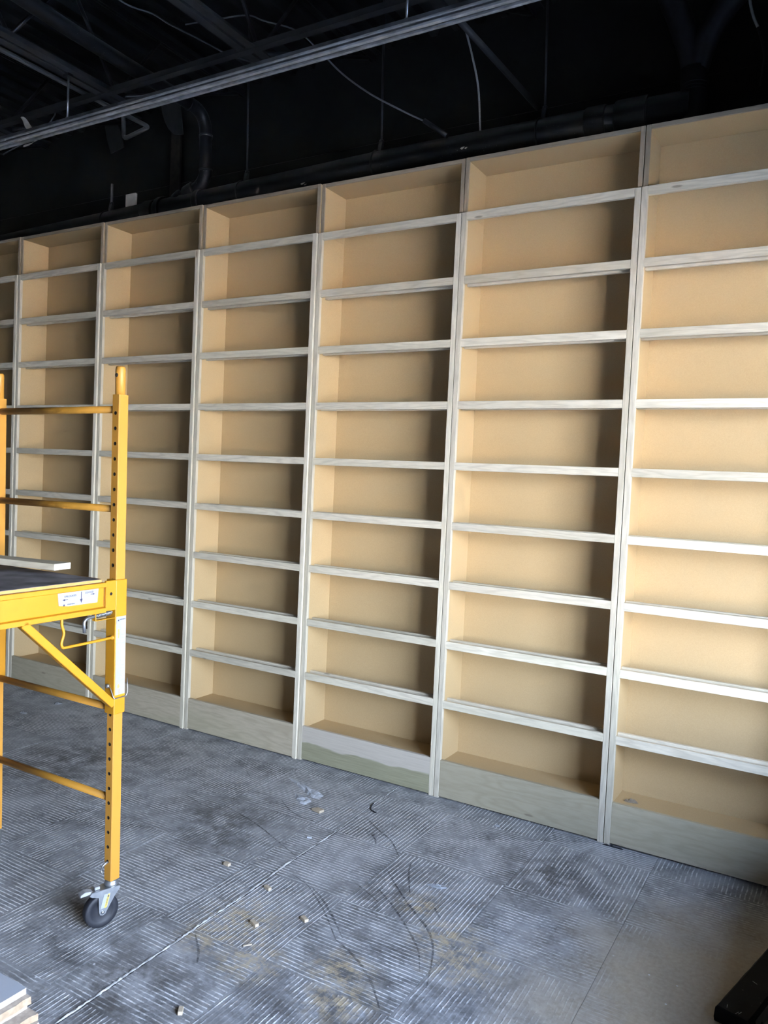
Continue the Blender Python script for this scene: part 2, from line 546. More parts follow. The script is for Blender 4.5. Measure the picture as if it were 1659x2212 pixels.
def text_me(body, size, extrude=0.0002):
    cu = bpy.data.curves.new('t', 'FONT')
    cu.body = body
    cu.size = size
    cu.extrude = extrude
    cu.align_x = 'CENTER'
    cu.align_y = 'CENTER'
    ob = bpy.data.objects.new('t', cu)
    COL.objects.link(ob)
    dg = bpy.context.evaluated_depsgraph_get()
    me = bpy.data.meshes.new_from_object(ob.evaluated_get(dg))
    bpy.data.objects.remove(ob)
    bpy.data.curves.remove(cu)
    me.materials.clear()
    return me

def copy_tree(o, parent=None):
    c = o.copy()
    COL.objects.link(c)
    c.parent = parent
    for ch in o.children:
        copy_tree(ch, c)
    return c

# ------------------------------------------------------------------ room shell
XL, XR, YF, ZC = -7.5, WX, -7.2, 4.42
floor = struct(new_obj('floor', box_me((XL, YF, -0.15), (XR, 1.08, -0.002)), FLOOR_BASE))
struct(new_obj('wall_back', prism_me([(0.27, 0.0), (1.30, 0.0), (1.30, ZC), (1.08, ZC), (1.08, 3.784), (1.055, 3.770), (1.055, 3.05), (0.27, 3.05)], XL, XR, 'X'), WALL_BLACK))
struct(new_obj('wall_left', box_me((XL - 0.2, YF, 0), (XL, 1.30, ZC)), WALL_GREY))
struct(new_obj('wall_front', box_me((XL - 0.2, YF - 0.2, 0), (XR + 0.2, YF, ZC)), WALL_GREY))
struct(new_obj('wall_right', boxes_me([((XR, WY1, 0), (XR + 0.2, 1.30, ZC)), ((XR, YF, 0), (XR + 0.2, WY0, ZC)),
                                       ((XR, WY0, 0), (XR + 0.2, WY1, WZ0)), ((XR, WY0, WZ1), (XR + 0.2, WY1, ZC))]), WALL_GREY))
# added unseen low wall, blocks window light from the near right floor
struct(new_obj('wall_added_blocker', box_me((1.20, -1.95, 0.0), (1.32, 0.0, 0.72), 0.004), WALL_GREY))
# added unseen block, keeps window light off the top right shelves and roof
struct(new_obj('ceiling_added_blocker', box_me((1.35, -4.4, 2.45), (XR - 0.001, 1.04, ZC - 0.06), 0.004), WALL_BLACK))
struct(new_obj('pavement', box_me((XR + 0.2, -40, -0.25), (60, 40, -0.12)), PAVE))
win = struct(new_obj('window_1', boxes_me(
    [((XR + 0.06, WY0, WZ0), (XR + 0.14, WY1, WZ0 + 0.06)), ((XR + 0.06, WY0, WZ1 - 0.06), (XR + 0.14, WY1, WZ1))] +
    [((XR + 0.06, y - 0.025, WZ0 + 0.06), (XR + 0.14, y + 0.025, WZ1 - 0.06)) for y in [WY0 + 0.025 + i * (WY1 - WY0 - 0.05) / 3 for i in range(4)]]), FRAME_AL))
for i in range(3):
    y0 = WY0 + 0.05 + i * (WY1 - WY0 - 0.05) / 3
    new_obj('pane', box_me((XR + 0.098, y0, WZ0 + 0.06), (XR + 0.102, y0 + (WY1 - WY0 - 0.05) / 3 - 0.05, WZ1 - 0.06)), GLASS, win)
# ribbed steel roof deck
bm = bmesh.new()
xs = []
x = XL
while x < XR + 0.2:
    xs += [(x, ZC), (x + 0.09, ZC), (x + 0.105, ZC - 0.038), (x + 0.145, ZC - 0.038)]
    x += 0.16
a = [bm.verts.new((px, YF - 0.2, pz)) for px, pz in xs]
b = [bm.verts.new((px, 1.30, pz)) for px, pz in xs]
for i in range(len(xs) - 1):
    bm.faces.new((a[i], a[i + 1], b[i + 1], b[i]))
ceil = bm_mesh(bm)
ceil_o = struct(new_obj('ceiling', ceil, BLACK))
sm = ceil_o.modifiers.new('thickness', 'SOLIDIFY')
sm.thickness = 0.05
sm.offset = 1.0
new_obj('roof_slab', box_me((XL - 0.2, YF - 0.2, ZC + 0.06), (XR + 0.2, 1.30, ZC + 0.16)), BLACK, ceil_o)

# ------------------------------------------------------------------ floor: squares of trowelled adhesive
PT = 0.457
TX0, TY0 = 0.235, -0.147
me_patch = box_me((-PT / 2 + 0.0008, -PT / 2 + 0.0008, -0.002), (PT / 2 - 0.0008, PT / 2 - 0.0008, 0.0))
me_half = None
for i in range(-13, 4):
    for j in range(-7, 1):
        cx = TX0 + (i + 0.5) * PT
        cy = TY0 + (j + 0.5) * (0.449) + (0.0 if j < 0 else 0.0)
        if cx > 1.9 or cx < -5.8: continue
        par = (i + j) % 2
        # the square just left of TX0 and below TY0 (i=-1, j=-1) is ruled towards the wall
        new_obj('adhesive_square', me_patch, FLOOR_RIDGE, floor, (cx, cy, random.uniform(-0.0003, 0.0003)),
                (0, 0, (0 if par == 0 else math.pi / 2) + random.uniform(-0.004, 0.004)))

# filled saw-cut joint running to the bookcases
jp = [(-1.036, 0.0), (-1.03, -0.184), (-1.026, -0.371), (-1.012, -0.633), (-1.013, -0.824), (-1.008, -1.009), (-0.998, -1.185),
      (-0.995, -1.325), (-0.994, -1.454), (-0.989, -1.582), (-0.988, -1.781), (-0.983, -1.909), (-0.982, -2.1), (-0.975, -2.6), (-0.97, -3.2)]
jp = smooth_path([(x, y, 0) for x, y in jp], 12)
bm = bmesh.new()
rows = []
for p in jp:
    w = 0.0042 + random.uniform(-0.0030, 0.0032)
    hgt = 0.003 + random.uniform(-0.002, 0.002)
    ox = random.uniform(-0.0016, 0.0016)
    rows.append([bm.verts.new((p.x + ox - w, p.y, -0.001)), bm.verts.new((p.x + ox - w * 0.3, p.y, hgt)), bm.verts.new((p.x + ox + w * 0.4, p.y, hgt * 0.8)), bm.verts.new((p.x + ox + w, p.y, -0.001))])
for r0, r1 in zip(rows, rows[1:]):
    for q in range(3):
        bm.faces.new((r0[q], r0[q + 1], r1[q + 1], r1[q]))
new_obj('joint_filler', bm_mesh(bm), JOINT_MAT, floor)
jb = bmesh.new()
rows = []
for p in jp:
    w = 0.0007 + random.uniform(-0.0006, 0.0014)
    rows.append([jb.verts.new((p.x + 0.0065 - w, p.y, 0.0011)), jb.verts.new((p.x + 0.0065 + w, p.y, 0.0011))])
for r0, r1 in zip(rows, rows[1:]):
    jb.faces.new((r0[0], r0[1], r1[1], r1[0]))
new_obj('joint_crack', bm_mesh(jb), RUBBER, floor)

SCUFFS = [[(-1.821, -0.701), (-1.67, -0.744)], [(-1.603, -0.682), (-1.462, -0.715), (-1.319, -0.758), (-1.18, -0.815), (-1.021, -0.883)],
          [(-1.792, -0.288), (-1.719, -0.347)], [(-1.425, -0.467), (-1.318, -0.541), (-1.215, -0.576), (-1.124, -0.573)],
          [(-0.943, -1.01), (-0.859, -1.035), (-0.788, -1.08), (-0.693, -1.151), (-0.598, -1.237), (-0.561, -1.271)],
          [(-0.821, -1.045), (-0.742, -1.091), (-0.65, -1.161), (-0.548, -1.25)], [(-0.98, -0.403), (-0.875, -0.474), (-0.77, -0.536), (-0.677, -0.635)],
          [(-0.911, -0.501), (-0.834, -0.564), (-0.809, -0.602)], [(-0.67, -0.75), (-0.538, -0.874), (-0.409, -0.979), (-0.331, -1.039), (-0.263, -1.133), (-0.19, -1.322)],
          [(-0.629, -0.895), (-0.506, -0.98), (-0.389, -1.079), (-0.305, -1.162), (-0.246, -1.261)], [(-0.723, -0.915), (-0.642, -0.948), (-0.558, -0.989)],
          [(-0.607, -0.654), (-0.57, -0.743), (-0.487, -0.882)], [(-0.561, -1.271), (-0.469, -1.309), (-0.361, -1.38), (-0.263, -1.482)],
          [(-0.375, -0.901), (-0.33, -0.949)], [(-0.965, -1.517), (-0.891, -1.579), (-0.852, -1.627)]]
for s in SCUFFS:
    pp = smooth_path([(x, y, 0) for x, y in s], 8)
    bm = bmesh.new()
    rows = []
    wmax = random.uniform(0.003, 0.0055)
    for i, p in enumerate(pp):
        d = (pp[min(i + 1, len(pp) - 1)] - pp[max(i - 1, 0)]).normalized()
        nrm = Vector((-d.y, d.x, 0))
        w = wmax * (0.35 + 0.65 * math.sin(math.pi * (i + 0.5) / len(pp))) + random.uniform(-0.0005, 0.0005)
        rows.append([bm.verts.new(p + nrm * w + Vector((0, 0, 0.0009))), bm.verts.new(p - nrm * w + Vector((0, 0, 0.0009)))])
    for r0, r1 in zip(rows, rows[1:]):
        bm.faces.new((r0[0], r0[1], r1[1], r1[0]))
    new_obj('scuff_mark', bm_mesh(bm), SCUFF, floor)

# ------------------------------------------------------------------ bookcases
U = 0.84
G = 0.0015
DEP = 0.22
RAIL_Z = [2.808, 2.507, 2.208, 1.910, 1.615, 1.324, 1.034, 0.741, 0.447]
RH = 0.037
FT = 0.020
SW = 0.0265                         # stile width
T = 0.019

def build_case():
    root = thing('bookcase', '', 'bookcase', group='row of unfinished bookcases')
    x0, x1 = G, U - G
    for a_, b_ in ((x0, x0 + SW), (x1 - SW, x1)):
        new_obj('stile', box_me((a_, 0, 0.0), (b_, FT, 2.845), 0.0015), POP_Z, root)
    for z in RAIL_Z:
        h_ = RH if z < 2.8 else 0.038
        new_obj('rail', box_me((x0 + SW, 0.0005, z), (x1 - SW, FT, z + h_), 0.0012), POP_X, root)
    new_obj('base_board', box_me((x0 + SW, 0.0008, 0.008), (x1 - SW, FT, 0.189), 0.0012), POP_BASE, root)
    for a_, b_ in ((x0 + 0.0005, x0 + T), (x1 - T, x1 - 0.0005)):
        new_obj('side_panel', box_me((a_, FT, 0.0), (b_, DEP, 2.843)), MDF, root)
    new_obj('back_panel', box_me((x0 + 0.001, DEP, 0.02), (x1 - 0.001, DEP + 0.008, 2.843)), MDF, root)
    new_obj('bottom_panel', box_me((x0 + T, FT, 0.150), (x1 - T, DEP, 0.170)), MDF, root)
    for z in RAIL_Z[1:]:
        new_obj('shelf_cleat', box_me((x0 + T, 0.060, z), (x1 - T, 0.079, z + 0.0375), 0.0012), POP_X, root)
    # upper box, set back by the thickness of the face frame
    zb, zt = 2.843, 3.108
    for a_, b_ in ((x0 + 0.001, x0 + 0.020), (x1 - 0.020, x1 - 0.001)):
        new_obj('upper_side_panel', box_me((a_, 0.026, zb), (b_, DEP, zt - 0.019)), MDF, root)
        new_obj('upper_edge_strip', box_me((a_ - 0.0005, 0.018, zb + 0.002), (b_ + 0.0005, 0.026, zt), 0.0008), POP_EDGE_Z, root)
    new_obj('upper_top_panel', box_me((x0 + 0.001, 0.026, zt - 0.019), (x1 - 0.001, DEP, zt)), MDF, root)
    new_obj('top_edge_strip', box_me((x0 + 0.021, 0.018, zt - 0.019), (x1 - 0.021, 0.026, zt), 0.0008), POP_EDGE_X, root)
    new_obj('upper_back_panel', box_me((x0 + 0.001, DEP, zb), (x1 - 0.001, DEP + 0.008, zt)), MDF, root)
    return root

case0 = build_case()
CASES = [
    (0, -0.002, 0.0, 'unfinished MDF bookcase cut off by the right edge of the picture'),
    (-1, 0.000, 0.0, 'unfinished MDF bookcase, nearest one seen in full, next to the cut-off right-hand case'),
    (-2, 0.002, 0.0, 'unfinished MDF bookcase with olive green streak along its base board'),
    (-3, -0.008, 0.0, 'unfinished MDF bookcase between the green-streaked one and the one behind the scaffold post'),
    (-4, -0.016, 0.0, 'unfinished MDF bookcase whose left side stands behind the scaffold post'),
    (-5, -0.024, 0.0, 'unfinished MDF bookcase seen between the two yellow scaffold posts'),
    (-6, -0.030, 0.0, 'unfinished MDF bookcase cut off by the left edge of the picture'),
]
for n, (k_, dy, rz, lab) in enumerate(CASES):
    c_ = case0 if n == 0 else copy_tree(case0)
    c_.location = (k_ * U, dy, 0)
    c_['label'] = lab
    if k_ == -2:
        for ch in c_.children:
            if ch.name.startswith('base_board'):
                ch.data = ch.data.copy()
                ch.data.materials[0] = POP_GREEN
                ch['label'] = 'pale board with a wavy olive green lower half'

# ------------------------------------------------------------------ scaffold
PS = 0.036
sc_rot = (math.radians(0.45), math.radians(-0.45), 0)
scaf = thing('rolling_scaffold', 'yellow steel rolling scaffold with grey deck on a black caster', 'scaffold', (-1.252, -1.627, 0), sc_rot)
h = PS / 2

def holed_post(zs, z0, z1):
    """square tube whose -y face is pierced by a column of round holes"""
    bm = bmesh.new()
    zs = sorted(z for z in zs if z0 + 0.01 < z < z1 - 0.01)
    e = 0.003
    # three plain faces
    def quad(a, b, c, d):
        bm.faces.new([bm.verts.new(q) for q in (a, b, c, d)])
    prof = [(h, -h + e), (h, h), (-h, h), (-h, -h + e)]
    for (xa, ya), (xb, yb) in zip(prof, prof[1:]):
        quad((xa, ya, z0), (xb, yb, z0), (xb, yb, z1), (xa, ya, z1))
    quad((-h, -h + e, z0), (-h + e, -h, z0), (-h + e, -h, z1), (-h, -h + e, z1))
    quad((h - e, -h, z0), (h, -h + e, z0), (h, -h + e, z1), (h - e, -h, z1))
    capv = [(h - e, -h), (h, -h + e), (h, h), (-h, h), (-h, -h + e), (-h + e, -h)]
    for z in (z0, z1):
        bm.faces.new([bm.verts.new((x_, y_, z)) for x_, y_ in capv])
    # pierced face in cells
    cuts = [z0] + [(a + b) / 2 for a, b in zip(zs, zs[1:])] + [z1]
    w = h - e
    r = 0.0062
    for i, zc in enumerate(zs):
        za, zb = cuts[i], cuts[i + 1]
        ring = [(r * math.cos(t), zc + r * math.sin(t)) for t in [2 * math.pi * q / 12 for q in range(12)]]
        rv = [bm.verts.new((px, -h, pz)) for px, pz in ring]
        iv = [bm.verts.new((px, -h + 0.010, pz)) for px, pz in ring]
        cv = [bm.verts.new((px, -h, pz)) for px, pz in ((w, za), (w, zb), (-w, zb), (-w, za))]
        # ring index 0:+x, 3:+z, 6:-x, 9:-z
        c_r0, c_r1, c_l1, c_l0 = cv
        bm.faces.new([c_r0, c_r1] + [rv[1], rv[0], rv[11]])
        bm.faces.new([c_r1, c_l1] + [rv[4], rv[3], rv[2], rv[1]][0:4])
        bm.faces.new([c_l1, c_l0] + [rv[7], rv[6], rv[5], rv[4]])
        bm.faces.new([c_l0, c_r0] + [rv[11], rv[10], rv[9], rv[8], rv[7]])
        for q in range(12):
            f = bm.faces.new((rv[q], rv[(q + 1) % 12], iv[(q + 1) % 12], iv[q]))
            f.material_index = 1
        f = bm.faces.new(iv)
        f.material_index = 1
    bmesh.ops.remove_doubles(bm, verts=bm.verts[:], dist=1e-5)
    return bm_mesh(bm)

hole_z = [0.221 + 0.0506 * i for i in range(31)]
POST_ME = holed_post(hole_z, 0.155, 1.800)

def spigot_me():
    prof = [(0.0, 1.78), (0.0165, 1.78), (0.0165, 1.882), (0.0155, 1.889), (0.0135, 1.893), (0.0, 1.893)]
    return lathe_me(prof, 20)
SPIG_ME = spigot_me()
LP_DX = -0.656                        # far post of the end frame
END_DY = -1.78                        # other end frame, outside the picture
for dy_ in (0.0, END_DY):
    for dx_ in (0.0, LP_DX):
        po = new_obj('post', POST_ME, [YEL_POST, HOLE], scaf, (dx_, dy_, 0))
        new_obj('spigot', SPIG_ME, YEL_POST, po)
        hm = lathe_me([(0.0, 0), (0.0065, 0), (0.0065, 0.002), (0, 0.002)], 14)
        new_obj('spigot_hole', hm, HOLE, po, (-0.0, -0.0152, 1.864), (math.pi / 2, 0, 0))
    for rz in (1.752, 1.420, 0.745, 0.433):
        new_obj('rung', tube_me([(-h + 0.001, dy_, rz), (LP_DX + h - 0.001, dy_, rz)], 0.0122, 16), YEL_RUNG, scaf)

# platform side assemblies (sleeve, channel beam, brace, hooks); only the near right one shows
def side_frame(dx, mirror=1):
    """built for the +x side; mirror = -1 flips left and right"""
    m = mirror
    so = 0.0235
    def bxm(a, b, bev=0.0015):
        a = list(a); b = list(b)
        if m < 0: a[0], b[0] = -b[0], -a[0]
        return box_me(a, b, bev)
    parts = []
    for ey in (0.0, END_DY):
        sg = 1 if ey == 0.0 else -1
        sl = new_obj('sleeve', box_me((-so, ey - so, 0.731), (so, ey + so, 1.186), 0.003, 2), YEL_BEAM, scaf, (dx, 0, 0))
        ya, yb = (ey - so - 0.038, ey - so + 0.002) if sg > 0 else (ey + so - 0.002, ey + so + 0.038)
        br = new_obj('bracket_plate', bxm((so - 0.012, ya, 1.086), (so - 0.002, yb, 1.186)), YEL_BEAM, scaf, (dx, 0, 0))
        bh = lathe_me([(0.0, 0), (0.0052, 0), (0.0052, 0.0012), (0, 0.0012)], 14, 'X')
        new_obj('bolt_hole', bh, HOLE, br, (m * (so - 0.0026), (ya + yb) / 2, 1.142))
        # diagonal brace: flat tube from the sleeve foot up to the beam
        y0b = ey - sg * so
        y1b = y0b - sg * 0.335
        dirv = Vector((0, y1b - y0b, 1.086 - 0.765)).normalized()
        pr = Vector((0, dirv.z, -dirv.y)) * 0.0125
        A = Vector((0, y0b + sg * 0.004, 0.765)); B = Vector((0, y1b, 1.086))
        poly = [(A + pr), (A - pr), (B - pr), (B + pr)]
        poly = [(p.y, p.z) for p in poly]
        xa, xb = (so - 0.026, so - 0.002) if m > 0 else (-so + 0.002, -so + 0.026)
        new_obj('diagonal_brace', prism_me(poly, xa, xb, 'X', 0.002), YEL_BEAM, scaf, (dx, 0, 0))
        # bent latch rod
        hx = m * (so - 0.012)
        pts = [(0, ey - sg * 0.222, 1.085), (0, ey - sg * 0.2215, 1.062), (0, ey - sg * 0.214, 1.036), (0, ey - sg * 0.221, 1.012), (0, ey - sg * 0.222, 1.000),
               (0, ey - sg * 0.217, 0.992), (0, ey - sg * 0.206, 0.990), (0, ey - sg * 0.12, 0.9905), (0, ey - sg * (so - 0.002), 0.992)]
        ho = new_obj('latch_rod', tube_me(smooth_path([(hx, p[1], p[2]) for p in pts], 5), 0.0046, 10), YEL_BEAM, scaf, (dx, 0, 0))
        new_obj('weld_boss', lathe_me([(0, -0.005), (0.0085, -0.005), (0.0075, 0.004), (0, 0.005)], 12), YEL_BEAM, ho, (hx, ey - sg * (so + 0.002), 0.992), (math.pi / 2, 0, 0))
        pts = [(hx, ey - sg * 0.030, 1.078), (hx, ey - sg * 0.100, 1.0735), (hx, ey - sg * 0.128, 1.071), (hx, ey - sg * 0.139, 1.062), (hx, ey - sg * 0.1365, 1.026)]
        pn = new_obj('locking_pin', tube_me(fillet_path(pts, 0.014, 4), 0.0056, 10), ZINC, scaf, (dx, 0, 0))
        sp = []
        for q in range(110):
            t = q / 109
            an = 2 * math.pi * 11 * t
            sp.append((hx + 0.0076 * math.cos(an), ey - sg * (0.034 + 0.055 * t), 1.0777 - 0.0035 * t + 0.0076 * math.sin(an)))
        new_obj('spring', tube_me(sp, 0.0014, 5), ZINC, pn)
        new_obj('pin_bracket', bxm((so - 0.020, min(ey - sg * 0.098, ey - sg * (so - 0.002)), 1.058), (so - 0.004, max(ey - sg * 0.098, ey - sg * (so - 0.002)), 1.0605), 0.0005), YEL_BEAM, scaf, (dx, 0, 0))
        new_obj('pin_bracket', bxm((so - 0.020, min(ey - sg * 0.1005, ey - sg * 0.0975), 1.058), (so - 0.004, max(ey - sg * 0.1005, ey - sg * 0.0975), 1.086), 0.0005), YEL_BEAM, scaf, (dx, 0, 0))
        # wire retainer around the sleeve foot
        k = so + 0.004
        wire = [(-k * m * 0.2, ey - sg * k, 0.826), (m * k * 0.3, ey - sg * k, 0.823), (m * k, ey - sg * k * 0.98, 0.787), (m * k, ey + sg * k * 0.9, 0.787), (m * (k + 0.001), ey + sg * (k + 0.002), 0.802), (m * k * 0.95, ey + sg * (k + 0.001), 0.848)]
        wr = new_obj('wire_retainer', tube_me(fillet_path(wire, 0.006, 3), 0.0017, 6), ZINC, scaf, (dx, 0, 0))
        new_obj('pin_head', lathe_me([(0, 0), (0.0075, 0), (0.0075, 0.006), (0.004, 0.009), (0, 0.009)], 12), ZINC, wr, (-k * m * 0.2, ey - sg * so, 0.826), (math.pi / 2 * sg, 0, 0))
    # channel beam along y between the bracket plates
    ya, yb = END_DY + so + 0.036, -so - 0.036
    X0, X1 = so - 0.040, so - 0.002
    poly = [(X0, 1.082), (X1, 1.082), (X1, 1.098), (X1 - 0.013, 1.100), (X1 - 0.013, 1.164), (X1, 1.166), (X1, 1.181), (X0, 1.181)]
    poly = [(m * px, pz) for px, pz in poly]
    bmn = prism_me(poly, ya, yb, 'Y', 0.0012)
    beam = new_obj('channel_beam', bmn, YEL_BEAM, scaf, (dx, 0, 0))
    return beam, m * (X1 - 0.013)

beamR, web_x = side_frame(0.0, 1)
beamL, _ = side_frame(LP_DX, -1)
# deck
deck = new_obj('deck_board', box_me((LP_DX + 0.012, END_DY + 0.070, 1.1815), (-0.0005 + 0.010, -0.070, 1.1925), 0.001), [DECK_MAT, PLY_EDGE], scaf)
for p in deck.data.polygons:
    if abs(p.normal.z) < 0.5: p.material_index = 1
new_obj('deck_end_rail', box_me((LP_DX + 0.03, -0.066, 1.150), (-0.026, -0.044, 1.188), 0.0015), YEL_RUNG, scaf)

# sticker on the beam web with arrows
st = new_obj('arrow_sticker', prism_me([(-0.236, 1.163), (-0.082, 1.163), (-0.086, 1.118), (-0.197, 1.119), (-0.232, 1.124)], web_x, web_x + 0.0006, 'X'), WHITE_STICK, beamR)
st['label'] = 'white sticker with dark arrows'
def on_web(me, y, z, mat, par, x=web_x + 0.0008, name='lettering'):
    return new_obj(name, me, mat, par, (x, y, z), (math.pi / 2, 0, math.pi / 2))
def arrow_me(L, w, hd):
    return prism_me([(-L / 2, -w / 2), (L / 2 - hd, -w / 2), (L / 2 - hd, -hd * 0.38), (L / 2, 0), (L / 2 - hd, hd * 0.38), (L / 2 - hd, w / 2), (-L / 2, w / 2)], 0, 0.0003, 'Z')
on_web(text_me('UNLOCKED', 0.0082), -0.190, 1.1505, INK, st)
on_web(text_me('LOCKED', 0.0082), -0.118, 1.1545, INK, st)
a1 = on_web(arrow_me(0.020, 0.0018, 0.009), -0.209, 1.1405, INK, st, name='arrow'); a1.rotation_euler = (math.pi / 2, math.pi, math.pi / 2); a1.location.x += 0.0004
on_web(arrow_me(0.017, 0.0018, 0.008), -0.105, 1.1475, INK, st, name='arrow')
a3 = on_web(arrow_me(0.036, 0.0022, 0.013), -0.149, 1.142, INK, st, name='arrow'); a3.rotation_euler = (math.pi / 2, math.pi / 2, math.pi / 2)
for (y0, y1, z) in ((-0.216, -0.160, 1.133), (-0.137, -0.105, 1.138), (-0.137, -0.097, 1.130)):
    new_obj('text_line', box_me((web_x + 0.0006, y0, z - 0.0012), (web_x + 0.0010, y1, z + 0.0012)), INK_GREY, st)
on_web(prism_me([(-0.004, -0.0035), (0.004, -0.0035), (0, 0.0035)], 0, 0.0003, 'Z'), -0.213, 1.1245, INK, st, name='warning_triangle')
on_web(text_me('WARNING', 0.0058), -0.187, 1.1250, INK, st)

# instruction label on the sleeve
sx = 0.0235
lb = new_obj('instruction_label', box_me((sx, -0.0195, 0.797), (sx + 0.0006, 0.0205, 1.062)), WHITE_STICK, scaf)
lb['label'] = 'tall white instruction label'
def on_lab(me, y, z, mat, name='lettering'):
    return new_obj(name, me, mat, lb, (sx + 0.0008, y, z), (math.pi / 2, 0, math.pi / 2))
on_lab(prism_me([(-0.0035, -0.003), (0.0035, -0.003), (0, 0.003)], 0, 0.0003, 'Z'), -0.011, 1.050, INK, 'warning_triangle')
on_lab(text_me('WARNING', 0.0052), 0.006, 1.0515, INK)
zz = 1.040
while zz > 0.806:
    if not (0.975 < zz < 0.981):
        y0 = 0.000 + random.uniform(-0.002, 0.002)
        y1 = 0.0185 - random.choice([0, 0, 0.001, 0.004])
        new_obj('text_line', box_me((sx + 0.0006, y0, zz - 0.0007), (sx + 0.0010, y1, zz + 0.0007)), INK_GREY, lb)
    zz -= 0.0034 if random.random() > 0.12 else 0.007
for (z, r) in ((1.014, 0.0062), (0.994, 0.0062), (0.872, 0.0048), (0.853, 0.0056), (0.834, 0.0058)):
    pts = [(sx + 0.0008, -0.0095 + r * math.cos(2 * math.pi * q / 18), z + r * math.sin(2 * math.pi * q / 18)) for q in range(19)]
    new_obj('diagram_ring', tube_me(pts, 0.0004, 4, False), INK_GREY, lb)
new_obj('diagram_figure', prism_me([(-0.013, 1.020), (-0.007, 1.022), (-0.005, 1.004), (-0.008, 0.990), (-0.012, 0.988), (-0.013, 1.004)], sx + 0.0006, sx + 0.0011, 'X'), INK_ORANGE, lb)
new_obj('diagram_figure', prism_me([(-0.012, 0.830), (-0.004, 0.834), (-0.002, 0.824), (-0.006, 0.818), (-0.011, 0.820)], sx + 0.0006, sx + 0.0011, 'X'), INK_ORANGE, lb)
new_obj('peeled_patch', prism_me([(-0.005, 0.815), (0.000, 0.815), (0.000, 0.800), (-0.004, 0.797), (-0.006, 0.797)], sx + 0.0006, sx + 0.0010, 'X'), RAW_EDGE, lb)
new_obj('fold_line', box_me((sx + 0.0006, -0.019, 0.9772), (sx + 0.0010, 0.020, 0.9784)), INK_GREY, lb)

# casters
def caster(dx, dy, ang):
    c = new_obj('caster', lathe_me([(0, 0.134), (0.021, 0.134), (0.024, 0.138), (0.024, 0.143), (0.022, 0.146), (0.022, 0.150), (0.0175, 0.156), (0.0, 0.156)], 24), ZINC, scaf, (dx, dy, 0), (0, 0, ang))
    # local +x is the wheel axle, local -y trails
    R = 0.0575
    prof = [(0, -0.014), (0.012, -0.016), (0.034, -0.012), (0.036, -0.014), (0.054, -0.0155), (0.0575, -0.011), (0.0575, 0.011), (0.054, 0.0155), (0.036, 0.014), (0.034, 0.012), (0.012, 0.016), (0, 0.014)]
    new_obj('wheel', lathe_me(prof, 40, 'X'), RUBBER, c, (0, -0.036, R))
    plate = [(0.022, 0.131), (-0.076, 0.131), (-0.080, 0.124), (-0.072, 0.118), (-0.050, 0.112), (-0.050, 0.098), (-0.049, 0.060), (-0.046, 0.050), (-0.036, 0.0455), (-0.026, 0.050), (-0.022, 0.060), (0.004, 0.104), (0.022, 0.124)]
    for s in (-1, 1):
        a_ = 0.0195 * s
        fk = new_obj('fork_plate', prism_me(plate, min(a_, a_ + 0.0025 * s), max(a_, a_ + 0.0025 * s), 'X', 0.0006), ZINC, c)
        new_obj('axle_rivet', lathe_me([(0, -0.001), (0.0065, -0.001), (0.0055, 0.003), (0, 0.0042)], 16, 'X'), ZINC, fk, (a_ + 0.0025 * s, -0.036, R), (0, 0, 0 if s > 0 else math.pi))
    new_obj('fork_top', box_me((-0.022, -0.074, 0.129), (0.022, 0.022, 0.134), 0.0015), ZINC, c)
    bp = new_obj('brake_pedal', prism_me([(-0.066, 0.134), (-0.092, 0.139), (-0.108, 0.131), (-0.108, 0.124), (-0.092, 0.127), (-0.066, 0.127)], -0.013, 0.013, 'X', 0.0012), ZINC_DULL, c)
    new_obj('brake_tab', box_me((-0.011, -0.060, 0.134), (0.011, -0.042, 0.144), 0.002), ZINC_DULL, c)
    return c
AN = math.radians(-20)
c0 = caster(0, 0, AN)
caster(LP_DX, 0, AN + 1.1)
caster(0, END_DY, AN - 0.6)
caster(LP_DX, END_DY, AN + 2.0)
cs = new_obj('caster_label', prism_me([(-0.0445, 0.070), (-0.022, 0.072), (-0.010, 0.118), (-0.032, 0.118)], 0.0222, 0.0226, 'X'), WHITE_STICK, c0)
new_obj('caster_warning_strip', prism_me([(-0.032, 0.071), (-0.023, 0.072), (-0.012, 0.116), (-0.020, 0.116)], 0.0226, 0.0229, 'X'), STICK_YEL, c0)
t_ = new_obj('lettering', text_me('WARNING', 0.0068), INK, c0, (0.0230, -0.0225, 0.093), (math.pi / 2, 0, math.pi / 2))
t_.rotation_euler = (Matrix.Rotation(math.pi / 2, 3, 'Z') @ Matrix.Rotation(math.pi / 2, 3, 'X') @ Matrix.Rotation(math.radians(-104), 3, 'Z')).to_euler()
new_obj('warning_triangle', prism_me([(-0.0215, 0.107), (-0.0150, 0.107), (-0.0175, 0.1135)], 0.0229, 0.0232, 'X'), INK, c0)
# pin through the foot of the post
new_obj('foot_pin', tube_me(fillet_path([(0, -h + 0.004, 0.2195), (0, -h - 0.010, 0.218), (-0.004, -h - 0.018, 0.210), (-0.006, -h - 0.018, 0.203)], 0.005, 3), 0.0042, 8), ZINC, scaf)
new_obj('foot_pin_wire', tube_me(smooth_path([(-0.004, -h - 0.016, 0.208), (-0.006, -h - 0.020, 0.196), (-0.003, -h - 0.019, 0.186), (-0.006, -h - 0.016, 0.180)], 5), 0.0012, 6), ZINC, scaf)

# timber lying on the deck
tb = thing('timber_offcut', 'pale planed timber board lying on the scaffold deck', 'timber', (-1.405, -1.741, 1.2105), (0, 0, math.radians(9)))
tbm = box_me((-0.62, -0.036, 0.0), (0.0, 0.036, 0.0215), 0.001)
to_ = new_obj('board_body', tbm, POP_X, tb)
new_obj('sawn_end', box_me((0.0, -0.0355, 0.0005), (0.0012, 0.0355, 0.021)), END_GRAIN, tb)

